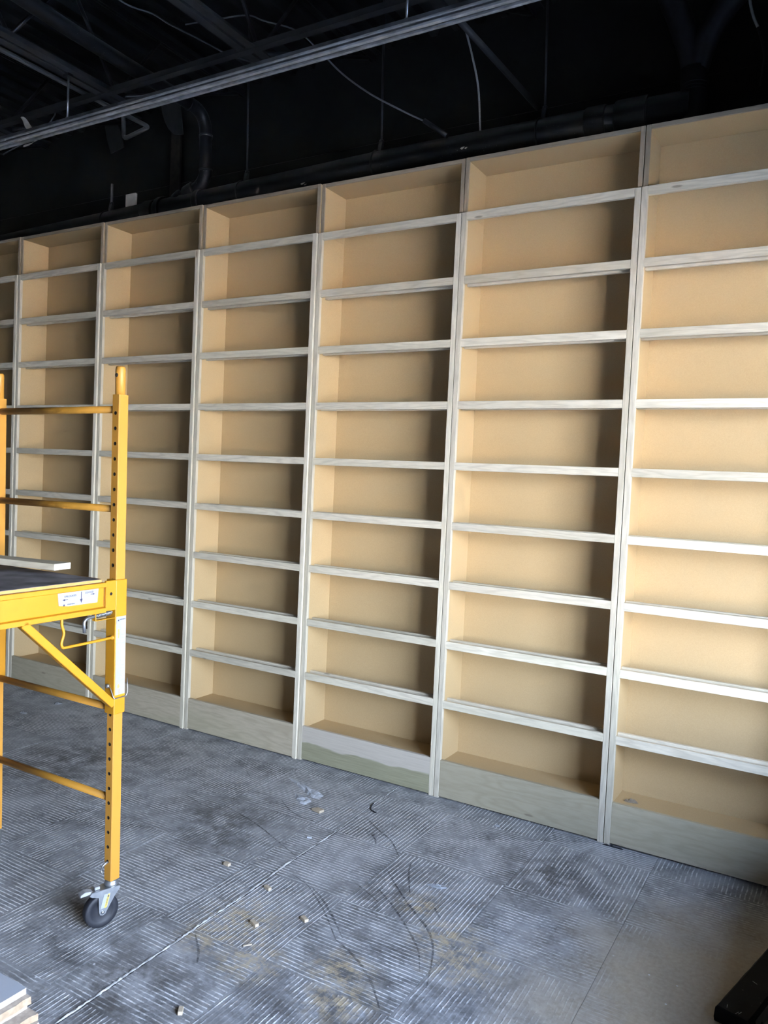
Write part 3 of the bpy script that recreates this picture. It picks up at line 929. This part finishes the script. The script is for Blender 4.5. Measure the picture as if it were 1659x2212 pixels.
# ------------------------------------------------------------------ stack of boards, lower left
BZ = 0.0
specs = [  # from the floor up: thickness, right edge x, front corner y, material index, label
    (0.0190, -1.000, -2.085, RAW_EDGE_PALE, 'bottom board of the stack with pale broken edge'),
    (0.0190, -1.010, -2.082, RAW_EDGE, 'second board from the floor in the corner stack, tan edge'),
    (0.0120, -1.052, -2.087, RAW_EDGE_PALE, 'thin splintered board in the middle of the corner stack'),
    (0.0200, -1.045, -2.080, RAW_EDGE, 'tan edged board directly under the white top board'),
    (0.0185, -1.066, -2.082, RAW_EDGE_PALE, 'white faced board on top of the corner stack'),
]
for i, (t_h, xr, yc, em, lab) in enumerate(specs):
    bm = bmesh.new()
    n = 26
    lo, hi = [], []
    pts = [(-1.75, yc - 0.62), (-1.75, yc)]
    for q in range(n + 1):
        pts.append((-1.75 + (xr + 1.75) * q / n + 0, yc + random.uniform(-0.001, 0.001)))
    for q in range(n):
        jag = random.uniform(-0.006, 0.001) if i < 4 else random.uniform(-0.0005, 0.0005)
        pts.append((xr + jag, yc - 0.62 * (q + 1) / n))
    for (px, py) in pts:
        lo.append(bm.verts.new((px, py, BZ)))
        hi.append(bm.verts.new((px + (random.uniform(-0.002, 0.0) if i < 4 else 0), py, BZ + t_h)))
    f = bm.faces.new(lo); f.material_index = 1
    f = bm.faces.new(hi[::-1]); f.material_index = 0
    for q in range(len(pts)):
        f = bm.faces.new((lo[q], lo[(q + 1) % len(pts)], hi[(q + 1) % len(pts)], hi[q]))
        f.material_index = 1
    o = new_obj('shelf_board', bm_mesh(bm), [MELAMINE if i in (4, 2) else RAW_EDGE_PALE, em])
    tag(o, lab, 'board', 'boards stacked in the corner')
    BZ += t_h + 0.0006

# ------------------------------------------------------------------ black plank, lower right
pk = thing('black_plank', 'scuffed black painted plank lying on the floor at the lower right corner', 'plank', (0.640, -0.975, 0.0), (0, 0, math.radians(-14.0)))
bmp = bmesh.new()
prof = [(-0.052, 0.0), (-0.055, 0.010), (-0.052, 0.040), (-0.046, 0.046), (0.040, 0.046), (0.050, 0.036), (0.056, 0.012), (0.056, 0.0)]
rings = []
for i in range(24):
    y = 0.80 * i / 23
    rings.append([bmp.verts.new((px + random.uniform(-0.0012, 0.0012), y + (random.uniform(-0.006, 0.004) if i == 0 else 0), max(0.0, pz + (random.uniform(-0.001, 0.001) if pz > 0.005 else 0)))) for px, pz in prof])
for r0, r1 in zip(rings, rings[1:]):
    for q in range(len(prof)):
        bmp.faces.new((r0[q], r0[(q + 1) % len(prof)], r1[(q + 1) % len(prof)], r1[q]))
bmp.faces.new(rings[0]); bmp.faces.new(rings[-1][::-1])
new_obj('plank_body', bm_mesh(bmp), BLK_PLANK, pk)
new_obj('worn_edge', prism_me([(0.0565, 0.004), (0.0575, 0.004), (0.0525, 0.036), (0.0510, 0.037), (0.0555, 0.012)], 0.03, 0.80, 'Y'), GREY_LIP, pk)
for (x, y, a) in ((-0.026, 0.02, 0.3), (0.006, 0.012, -0.3), (0.012, 0.016, -0.2), (-0.010, 0.20, 1.2), (0.02, 0.28, 0.6)):
    new_obj('staple', tube_me([(-0.008, 0, 0), (0.008, 0, 0)], 0.0009, 6), ZINC, pk, (x, y, 0.0468), (0, 0, a + math.pi / 2))

# ------------------------------------------------------------------ litter on the floor
def film_me(outline, amp, thick=0.0006):
    bm = bmesh.new()
    c = Vector((sum(p[0] for p in outline) / len(outline), sum(p[1] for p in outline) / len(outline), 0.006))
    n = len(outline)
    rings = [[bm.verts.new(c + Vector((0, 0, amp)))]]
    for s in (0.35, 0.7, 1.0):
        rings.append([bm.verts.new(Vector((c.x + (p[0] - c.x) * s, c.y + (p[1] - c.y) * s, (0.0010 if s == 1.0 else 0.002 + random.uniform(0, amp))))) for p in outline])
    for i in range(n):
        bm.faces.new((rings[0][0], rings[1][i], rings[1][(i + 1) % n]))
    for ra, rb in zip(rings[1:], rings[2:]):
        for i in range(n):
            bm.faces.new((ra[i], rb[i], rb[(i + 1) % n], ra[(i + 1) % n]))
    bmesh.ops.solidify(bm, geom=bm.faces[:], thickness=thick)
    lo_z = min(v.co.z for v in bm.verts)
    for v in bm.verts: v.co.z += 0.0006 - lo_z
    return bm_mesh(bm)

o = new_obj('plastic_film', film_me([(-1.552, -0.240), (-1.50, -0.238), (-1.452, -0.255), (-1.36, -0.285), (-1.275, -0.317), (-1.272, -0.365), (-1.30, -0.372), (-1.38, -0.335), (-1.44, -0.30), (-1.50, -0.27)], 0.009), FILM)
tag(o, 'long crumpled strip of clear plastic film on the floor before the bookcases', 'plastic')
o = new_obj('plastic_film', film_me([(-1.405, -0.378), (-1.36, -0.372), (-1.32, -0.385), (-1.285, -0.405), (-1.288, -0.459), (-1.32, -0.458), (-1.37, -0.425)], 0.007), FILM)
tag(o, 'smaller crumpled scrap of clear film beside the long strip', 'plastic')
WB = [(-1.196, -1.102, 0.014, 0.008, 0.5, 'small wood offcut on the floor nearest the scaffold post'),
      (-0.952, -1.150, 0.016, 0.007, 0.25, 'small wood offcut just right of the floor joint'),
      (-0.842, -1.359, 0.019, 0.008, 0.20, 'largest pale wood offcut, beside a tan sawdust patch'),
      (-0.716, -1.239, 0.016, 0.008, 0.15, 'small wood offcut left of the twin black scuff marks'),
      (-0.729, -1.821, 0.014, 0.007, -0.4, 'lowest wood offcut, near the bottom edge of the picture')]
for (x, y, lx, ly, a, lab) in WB:
    bm = bmesh.new()
    v = add_box(bm, (-lx, -ly, 0), (lx, ly, 0.011))
    for q in v[4:]: q.co.x *= random.uniform(0.9, 1.0)
    bmesh.ops.bevel(bm, geom=bm.edges[:], offset=0.0012, segments=1, affect='EDGES')
    o = new_obj('wood_offcut', bm_mesh(bm), PINE, None, (x, y, 0.0006), (0, 0, math.radians(-30) + a))
    tag(o, lab, 'wood offcut', 'wood offcuts on the floor')
o = new_obj('wood_wedge', prism_me([(-0.028, -0.008), (0.024, -0.018), (0.030, 0.012), (-0.006, 0.016)], 0, 0.012, 'Z', 0.001), PINE, None, (-1.199, -0.480, 0.0006))
tag(o, 'tan wedge of wood on the floor beside the plastic film', 'wood offcut', 'wood offcuts on the floor')
o = new_obj('wood_chip', prism_me([(-0.010, -0.004), (0.011, -0.003), (0.010, 0.005), (-0.010, 0.003)], 0, 0.006, 'Z', 0.0008), PAPER, None, (-1.070, -0.722, 0.0006), (0, 0, 0.2))
tag(o, 'tiny white chip left of the joint, between film and scuffs', 'chip')
o = new_obj('wood_splinter', prism_me([(-0.015, -0.0025), (0.014, -0.002), (0.015, 0.002), (-0.014, 0.003)], 0, 0.004, 'Z', 0.0006), PINE, None, (-0.782, -1.465, 0.0006), (0, 0, 0.9))
tag(o, 'thin pale splinter below the largest wood offcut', 'wood offcut')
o = new_obj('paper_scrap', film_me([(-0.478, -0.772), (-0.455, -0.752), (-0.432, -0.758), (-0.415, -0.735), (-0.396, -0.748), (-0.412, -0.768), (-0.44, -0.775)], 0.006), PAPER)
tag(o, 'torn white paper scrap on the ridged floor before the nearest full bookcase', 'paper')
for (x, y, r, lab) in ((-3.50, -0.145, 0.045, 'white flat scrap behind the scaffold brace, near the bookcase foot'),
                       (-3.49, -0.40, 0.034, 'small white scrap on the floor under the scaffold, farther left'),
                       (-0.45, -0.125, 0.016, 'white plaster crumb close to the foot of the nearest full bookcase')):
    pts = [(x + r * (0.6 + 0.5 * random.random()) * math.cos(q * math.pi / 4), y + 0.6 * r * (0.6 + 0.5 * random.random()) * math.sin(q * math.pi / 4)) for q in range(8)]
    o = new_obj('plaster_scrap', film_me(pts, 0.005, 0.001), PAPER)
    tag(o, lab, 'scrap')
o = new_obj('cord_end', tube_me(smooth_path([(-1.029, -0.256, 0.005), (-1.022, -0.29, 0.004), (-1.000, -0.325, 0.004), (-0.966, -0.337, 0.004)], 6), 0.0028, 8), RUBBER)
tag(o, 'short curl of black cord lying by the floor joint', 'cord')
o = new_obj('black_rubber_scrap', prism_me([(-0.030, 0.0), (-0.012, 0.006), (0.0, 0.001), (0.010, 0.010), (0.016, 0.002), (0.050, 0.004), (0.060, 0.0)], -0.006, 0.004, 'Y', 0.0006), RUBBER, None, (0.030, -0.012, 0.0))
tag(o, 'black torn shim under the seam of the two right-hand bookcases', 'shim')
o = new_obj('wood_shavings', film_me([(0.055, 0.100), (0.075, 0.108), (0.105, 0.112), (0.120, 0.104), (0.095, 0.095), (0.07, 0.092)], 0.014), PINE, None, (0, 0, 0.170))
tag(o, 'small curl of shavings on the bottom shelf of the right-hand bookcase', 'shavings')

# ------------------------------------------------------------------ overhead steel
def angle_poly(cx, z0, s):
    """L profile: vertical leg beside the centre line, flange outward (s = +1/-1)"""
    g = 0.009
    p = [(cx + s * g, z0), (cx + s * (g + 0.052), z0), (cx + s * (g + 0.052), z0 + 0.007), (cx + s * (g + 0.007), z0 + 0.007), (cx + s * (g + 0.007), z0 + 0.052), (cx + s * g, z0 + 0.052)]
    return p if s > 0 else p[::-1]

ZJ = 3.80
JOISTS = [(-5.42, 'black open-web joist at the far left end of the roof'),
          (-4.30, 'black open-web joist second from the left, above the torn white strip'),
          (-3.18, 'black open-web joist whose bottom chord carries the left strut rod'),
          (-2.06, 'black open-web joist crossing the strut near the middle of the roof'),
          (-0.94, 'black open-web joist above the right strut rod and the pale conduit'),
          (0.18, 'black open-web joist above the wye fitting at the right')]
def build_joist():
    r = thing('roof_joist', '', 'joist', group='roof joists running to the back wall')
    y0, y1 = YF, -0.035
    for s in (-1, 1):
        new_obj('bottom_chord_angle', prism_me(angle_poly(0, ZJ, s), y0, y1, 'Y'), BLACK_CHORD, r)
        pz = [(x, 2 * (ZJ + 0.55) - z) for x, z in angle_poly(0, ZJ + 0.54, s)]
        new_obj('top_chord_angle', prism_me(pz, y0, 1.06, 'Y'), BLACK_STEEL, r)
    yb = -0.085
    k = 0
    while yb - 0.36 > YF:
        new_obj('web_rod', tube_me([(0, yb, ZJ + 0.03), (0, yb - 0.36, ZJ + 0.53)], 0.011, 8), BLACK_STEEL, r)
        new_obj('web_rod', tube_me([(0, yb - 0.36, ZJ + 0.53), (0, yb - 0.72, ZJ + 0.03)], 0.011, 8), BLACK_STEEL, r)
        yb -= 0.72
        k += 1
        if k > 5: break
    new_obj('web_rod', tube_me([(0, -0.085, ZJ + 0.03), (0, 0.26, ZJ + 0.53)], 0.011, 8), BLACK_STEEL, r)
    new_obj('end_web_rod', tube_me([(0, -0.06, ZJ + 0.035), (0, 1.0, ZJ + 0.510)], 0.013, 10), BLACK_STEEL, r)
    return r
j0 = build_joist()
for n, (jx, lab) in enumerate(JOISTS):
    j = j0 if n == 0 else copy_tree(j0)
    j.location = (jx, 0, 0)
    j['label'] = lab

o = new_obj('bridging_angle', prism_me([(-0.185, 3.797), (-0.150, 3.797), (-0.150, 3.791), (-0.191, 3.791), (-0.191, 3.822), (-0.185, 3.822)], XL, XR, 'X'), BLACK_CHORD)
tag(o, 'black bridging angle running along the row under the joists', 'steel angle')
o = new_obj('brace_angle', tube_me([(-0.93, 0.02, 3.79), (-0.905, 0.60, 3.79), (-0.89, 1.054, 3.79)], 0.022, 4), BLACK_CHORD)
tag(o, 'dark steel strut sloping down to the wall right of the pale conduit', 'steel brace')

# galvanised strut channel hung on threaded rods
stt = thing('strut_channel', 'galvanised strut channel hung across the ceiling on rods', 'strut', (0, -0.43, 3.515))
a_, b_ = 0.0255, 0.0225
prof = [(-a_, -a_), (-0.010, -a_), (-0.010, -a_ + 0.009), (-0.0125, -a_ + 0.009), (-0.0125, -a_ + 0.003), (-b_, -a_ + 0.003), (-b_, b_), (b_, b_), (b_, -a_ + 0.003), (0.0125, -a_ + 0.003), (0.0125, -a_ + 0.009), (0.010, -a_ + 0.009), (0.010, -a_), (a_, -a_), (a_, a_), (-a_, a_)]
ch = new_obj('channel', prism_me(prof, -6.6, 1.6, 'X'), ZINC_DULL, stt)
new_obj('rolled_bead', box_me((-6.6, -a_ - 0.0030, -0.003), (1.6, -a_, 0.004), 0.001), STRUT_PALE, ch)
new_obj('oversprayed_band', box_me((-6.6, -a_ - 0.0012, 0.009), (1.6, -a_, 0.0252)), STRUT_DARK, ch)
new_obj('slot_shadow', box_me((-6.6, -a_ - 0.0012, -0.013), (1.6, -a_, -0.006)), STRUT_DARK, ch)  # dark strip paints the shade of the slot recess
new_obj('lower_lip', box_me((-6.6, -a_ - 0.0030, -a_ - 0.001), (1.6, -0.011, -0.0165), 0.001), STRUT_PALE, ch)
for rx in (-5.42, -3.18, -0.94):
    rd = new_obj('hanger_rod', tube_me([(rx, 0, 0.02), (rx, 0, 0.285)], 0.0062, 10), ZINC, stt)
    new_obj('nut', tube_me([(rx, 0, a_ + 0.001), (rx, 0, a_ + 0.013)], 0.0115, 6), ZINC, rd)
    new_obj('beam_clamp', boxes_me([((rx - 0.03, -0.016, 0.270), (rx + 0.02, 0.016, 0.284))]), BLACK_STEEL, rd)
for (rx, rz) in ((-3.18, -0.002), (-3.72, -0.002)):
    new_obj('screw_head', lathe_me([(0, -0.001), (0.005, -0.001), (0.004, 0.003), (0, 0.004)], 10), END_GRAIN, ch, (rx, -a_ - 0.002, rz), (math.pi / 2, 0, 0))

# large pipe along the wall above the bookcases
pl = thing('drain_pipe', 'large black drain pipe with branch and fork running along the wall above the bookcases', 'pipe', (0, 0.42, 0))
def pz(x): return 3.334 + 0.014 * x if x < -0.6 else 3.334 - 0.6 * 0.014
R_P = 0.078
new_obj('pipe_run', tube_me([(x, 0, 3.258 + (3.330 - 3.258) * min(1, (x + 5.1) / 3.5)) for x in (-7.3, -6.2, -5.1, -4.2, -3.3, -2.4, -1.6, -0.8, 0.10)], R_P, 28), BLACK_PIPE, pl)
def zp(x): return 3.258 + 0.072 * min(1, (x + 5.1) / 3.5)
def hub(x, w, k=1.10, par=pl):
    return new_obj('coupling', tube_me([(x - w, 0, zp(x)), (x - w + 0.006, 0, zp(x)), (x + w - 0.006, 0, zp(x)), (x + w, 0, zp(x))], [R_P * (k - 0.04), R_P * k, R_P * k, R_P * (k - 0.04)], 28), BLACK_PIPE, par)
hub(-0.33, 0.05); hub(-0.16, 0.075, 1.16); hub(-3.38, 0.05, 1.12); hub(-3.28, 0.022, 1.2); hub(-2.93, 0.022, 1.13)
for i, hx in enumerate((-3.825, -2.575, -1.585, -0.620)):
    z0 = zp(hx)
    ring = [(hx, (R_P + 0.004) * math.cos(t), z0 + (R_P + 0.004) * math.sin(t)) for t in [2 * math.pi * q / 24 for q in range(25)]]
    hg = new_obj('hanger_strap', tube_me(ring, 0.0045, 6, False), BLACK_STEEL, pl)
    new_obj('strap_ear', prism_me([(-0.012, z0 + R_P), (0.020, z0 + R_P + 0.010), (0.020, z0 + R_P + 0.062), (0.002, z0 + R_P + 0.062)], hx - 0.002, hx + 0.022, 'X', 0.001), BLACK_CHORD, hg)
    rod_top = 3.56 if i == 0 else 4.36
    new_obj('hanger_rod', tube_me([(hx + 0.012, 0.010, z0 + R_P + 0.03), (hx + 0.012 - (0.027 if i else 0.0), 0.010, rod_top)], 0.0065 if i else 0.009, 8), BLACK_STEEL if i else GREY_CABLE, hg)
    new_obj('nut', tube_me([(hx + 0.012, 0.010, z0 + R_P + 0.052), (hx + 0.012, 0.010, z0 + R_P + 0.07)], 0.013, 6), BLACK_STEEL, hg)
for (x, t, s) in ((-2.06, -0.5, 0.016), (-2.045, -0.62, 0.010), (-1.02, -0.25, 0.012), (-1.00, -0.30, 0.008), (-5.0, -0.4, 0.02), (-4.93, -0.38, 0.012)):
    y, z = -(R_P + 0.0005) * math.cos(t), zp(x) + (R_P + 0.0005) * math.sin(t)
    new_obj('paint_splash', prism_me([(-s, -s * .4), (-s * .2, -s), (s * .5, -s * .6), (s, s * .2), (s * .1, s), (-s * .5, s * .3)], 0, 0.0008, 'Z'), PRIMED, pl, (x, y, z), (math.pi / 2 + t, 0, 0))

# branch: runs out to the wall, drops in an elbow and joins the wall pipe
pth = fillet_path([(-2.93, -2.6, 4.00), (-2.93, -0.60, 3.895), (-2.925, 0.42, 3.880), (-2.905, 0.42, 3.43), (-3.10, 0.42, 3.365)], 0.13, 8)
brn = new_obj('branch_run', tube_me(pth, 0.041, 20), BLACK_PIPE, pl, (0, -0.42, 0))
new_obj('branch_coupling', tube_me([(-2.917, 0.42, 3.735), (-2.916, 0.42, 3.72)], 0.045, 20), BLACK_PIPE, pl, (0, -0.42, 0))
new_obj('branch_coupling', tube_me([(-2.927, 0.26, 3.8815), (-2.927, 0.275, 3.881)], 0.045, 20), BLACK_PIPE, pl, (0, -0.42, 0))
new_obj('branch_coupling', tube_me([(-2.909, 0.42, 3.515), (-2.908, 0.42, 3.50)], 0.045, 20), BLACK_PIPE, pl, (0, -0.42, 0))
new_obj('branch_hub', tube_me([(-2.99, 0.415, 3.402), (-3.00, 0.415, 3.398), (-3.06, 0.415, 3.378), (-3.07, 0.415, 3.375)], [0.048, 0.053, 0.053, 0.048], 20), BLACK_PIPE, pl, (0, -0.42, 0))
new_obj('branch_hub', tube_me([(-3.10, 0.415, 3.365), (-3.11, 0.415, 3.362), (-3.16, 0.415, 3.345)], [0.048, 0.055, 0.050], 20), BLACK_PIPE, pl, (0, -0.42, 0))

sp_ = new_obj('sprinkler_pipe', tube_me(fillet_path([(-3.40, -2.4, 3.858), (-3.40, 0.0, 3.858), (-3.40, 0.377, 3.862), (-3.643, 0.377, 3.825), (-3.655, 0.372, 4.02)], 0.03, 5), 0.0145, 12), mat_dust_highlight('grey_pipe_dust_highlight', (0.09, 0.088, 0.085), (0.45, 0.44, 0.42), 0.9))  # upper side paler: dust and a highlight put into the colour
tag(sp_, 'thin grey pipe doubling back in a triangle above the strut at left', 'pipe')

# wye fitting at the right
wy = pl
new_obj('fork_stem', tube_me([(0.115, 0, 3.23), (0.112, 0, 3.36), (0.105, 0, 3.50)], 0.060, 20), WYE_BLACK, wy)
new_obj('fork_arm', tube_me(smooth_path([(0.105, 0, 3.49), (0.085, 0, 3.58), (0.03, 0, 3.74), (-0.04, 0, 3.93), (-0.12, 0, 4.36)], 5), 0.056, 20), WYE_BLACK, wy)
new_obj('fork_arm', tube_me(smooth_path([(0.108, 0.0, 3.48), (0.14, 0, 3.60), (0.19, 0, 3.70), (0.27, 0, 3.80), (0.42, 0, 3.90), (0.62, 0, 3.95)], 5), 0.056, 20), WYE_BLACK, wy)
for z in (3.395, 3.41, 3.425):
    new_obj('fork_corrugation', tube_me([(0.110, 0, z - 0.003), (0.110, 0, z + 0.003)], 0.063, 20), WYE_BLACK, wy)

# cables and loose items overhead
def cable(pts, r, mat, lab, name='cable', cat='cable', n=6):
    o = new_obj(name, tube_me(smooth_path(pts, n), r, 8), mat)
    return tag(o, lab, cat)
cable([(-2.72, -0.75, 4.14), (-2.614, -0.56, 4.0), (-2.549, -0.391, 4.0), (-2.541, -0.281, 4.0), (-2.498, -0.093, 4.0), (-2.453, 0.108, 4.0), (-2.40, 0.30, 4.03), (-2.33, 0.45, 4.10)], 0.0048, GREY_CABLE, 'thin dark cable drooping between two joists at upper left')
cable([(-2.95, 0.24, 4.36), (-2.75, 0.28, 4.36), (-2.5, 0.30, 4.335), (-2.362, 0.30, 4.268), (-2.114, 0.30, 4.151), (-1.941, 0.30, 3.995), (-1.772, 0.30, 3.829), (-1.58, 0.30, 3.680), (-1.367, 0.30, 3.546), (-1.225, 0.30, 3.464)], 0.0048, mat_plain('mid_grey_cable', (0.17, 0.17, 0.18), 0.5), 'grey cable sagging from the roof down to the wall pipe')
o = new_obj('cable_sleeve', tube_me([(-1.232, 0.30, 3.470), (-1.09, 0.30, 3.365)], 0.013, 10), BLACK_STEEL)
tag(o, 'black sleeve on the lower end of the sagging grey cable', 'sleeve')
cable([(-1.19, 0.6, 4.20), (-1.164, 0.6, 4.087), (-1.113, 0.6, 3.924), (-1.066, 0.6, 3.738), (-1.042, 0.6, 3.508), (-1.033, 0.6, 3.38), (-1.03, 0.6, 3.10)], 0.0060, LIGHT_CABLE, 'pale flexible conduit dropping behind the wall pipe', 'flexible_conduit', 'conduit')
cable([(0.285, 0.6, 3.98), (0.299, 0.6, 3.857), (0.318, 0.6, 3.779), (0.340, 0.6, 3.725)], 0.0065, mat_plain('cream_cable', (0.36, 0.35, 0.33), 0.5), 'cream cable end hanging at the upper right corner')
cable([(0.338, 0.605, 3.735), (0.374, 0.6, 3.60), (0.372, 0.6, 3.52), (0.367, 0.6, 3.453)], 0.005, BLACK_STEEL, 'thin black wire hanging below the cream cable')
cable([(-4.75, 0.60, 4.36), (-4.70, 0.60, 4.28), (-4.84, 0.55, 4.12), (-4.98, 0.50, 4.06), (-5.2, 0.5, 4.02)], 0.006, GREY_CABLE, 'dark looping wire at the far upper left')

def strip_me(pts, widths, thick=0.0015, side=Vector((1, 0.2, 0.1))):
    P = smooth_path(pts, 6)
    bm = bmesh.new()
    rows = []
    for i, p in enumerate(P):
        t = i / (len(P) - 1)
        f = t * (len(widths) - 1)
        k0 = min(int(f), len(widths) - 2)
        w = widths[k0] * (1 - (f - k0)) + widths[k0 + 1] * (f - k0)
        sd = side.normalized() * w
        sd = Matrix.Rotation(0.5 * math.sin(5 * t), 3, 'Z') @ sd
        rows.append([bm.verts.new(p - sd), bm.verts.new(p + Vector((0, -0.006, 0))), bm.verts.new(p + sd)])
    for r0, r1 in zip(rows, rows[1:]):
        for q in range(2):
            f = bm.faces.new((r0[q], r0[q + 1], r1[q + 1], r1[q]))
            f.smooth = True
    bmesh.ops.solidify(bm, geom=bm.faces[:], thickness=thick)
    return bm_mesh(bm)
o = new_obj('plastic_strip', strip_me([(-3.66, -0.39, 3.664), (-3.64, -0.385, 3.645), (-3.615, -0.375, 3.60), (-3.565, -0.37, 3.55), (-3.52, -0.385, 3.505), (-3.535, -0.41, 3.475), (-3.575, -0.43, 3.462)], [0.012, 0.014, 0.020, 0.018, 0.017, 0.022, 0.024]), RAG)
tag(o, 'torn white plastic strip looped over the strut at left', 'plastic')

def flap(poly, y, mat, lab, bow=0.02):
    bm = bmesh.new()
    lo = [bm.verts.new((px, y + bow * math.sin(i), pz_)) for i, (px, pz_) in enumerate(poly)]
    hi = [bm.verts.new((px + 0.003, y + 0.006 + bow * math.sin(i), pz_)) for i, (px, pz_) in enumerate(poly)]
    n = len(poly)
    bm.faces.new(lo); bm.faces.new(hi[::-1])
    for i in range(n):
        bm.faces.new((lo[i], lo[(i + 1) % n], hi[(i + 1) % n], hi[i]))
    bmesh.ops.triangulate(bm, faces=bm.faces[:])
    o = new_obj('insulation_flap', bm_mesh(bm), mat)
    return tag(o, lab, 'flap')
FLAP = mat_plain('dark_insulation_facing', (0.045, 0.044, 0.045), 0.45, 0, 0.2, 15)
flap([(-3.915, 4.381), (-3.722, 4.36), (-3.69, 4.20), (-3.667, 4.085), (-3.720, 4.088), (-3.764, 4.102), (-3.82, 4.15), (-3.868, 4.218), (-3.90, 4.29)], 0.95, FLAP, 'dark paddle-shaped flap hanging beside the branch pipe', 0.004)
flap([(-4.552, 4.33), (-4.40, 4.30), (-4.35, 4.20), (-4.31, 4.098), (-4.46, 4.072), (-4.51, 4.19)], 0.95, mat_plain('darker_facing', (0.026, 0.026, 0.026), 0.5, 0, 0.2, 15), 'small square dark flap hanging below the strut at left', 0.004)

o = new_obj('primed_stub', boxes_me([((-3.788, 0.530, 3.05), (-3.688, 0.550, 3.515))], 0.002), PRIMED)
tag(o, 'short pale board standing behind the wall pipe at left', 'board')
o = new_obj('pilaster_board', boxes_me([((-3.875, 1.030, 3.05), (-3.775, 1.0545, 4.20))], 0.002), BROWN_BLACK)
tag(o, 'brown-black upright board on the wall below the dark paddle flap', 'board')
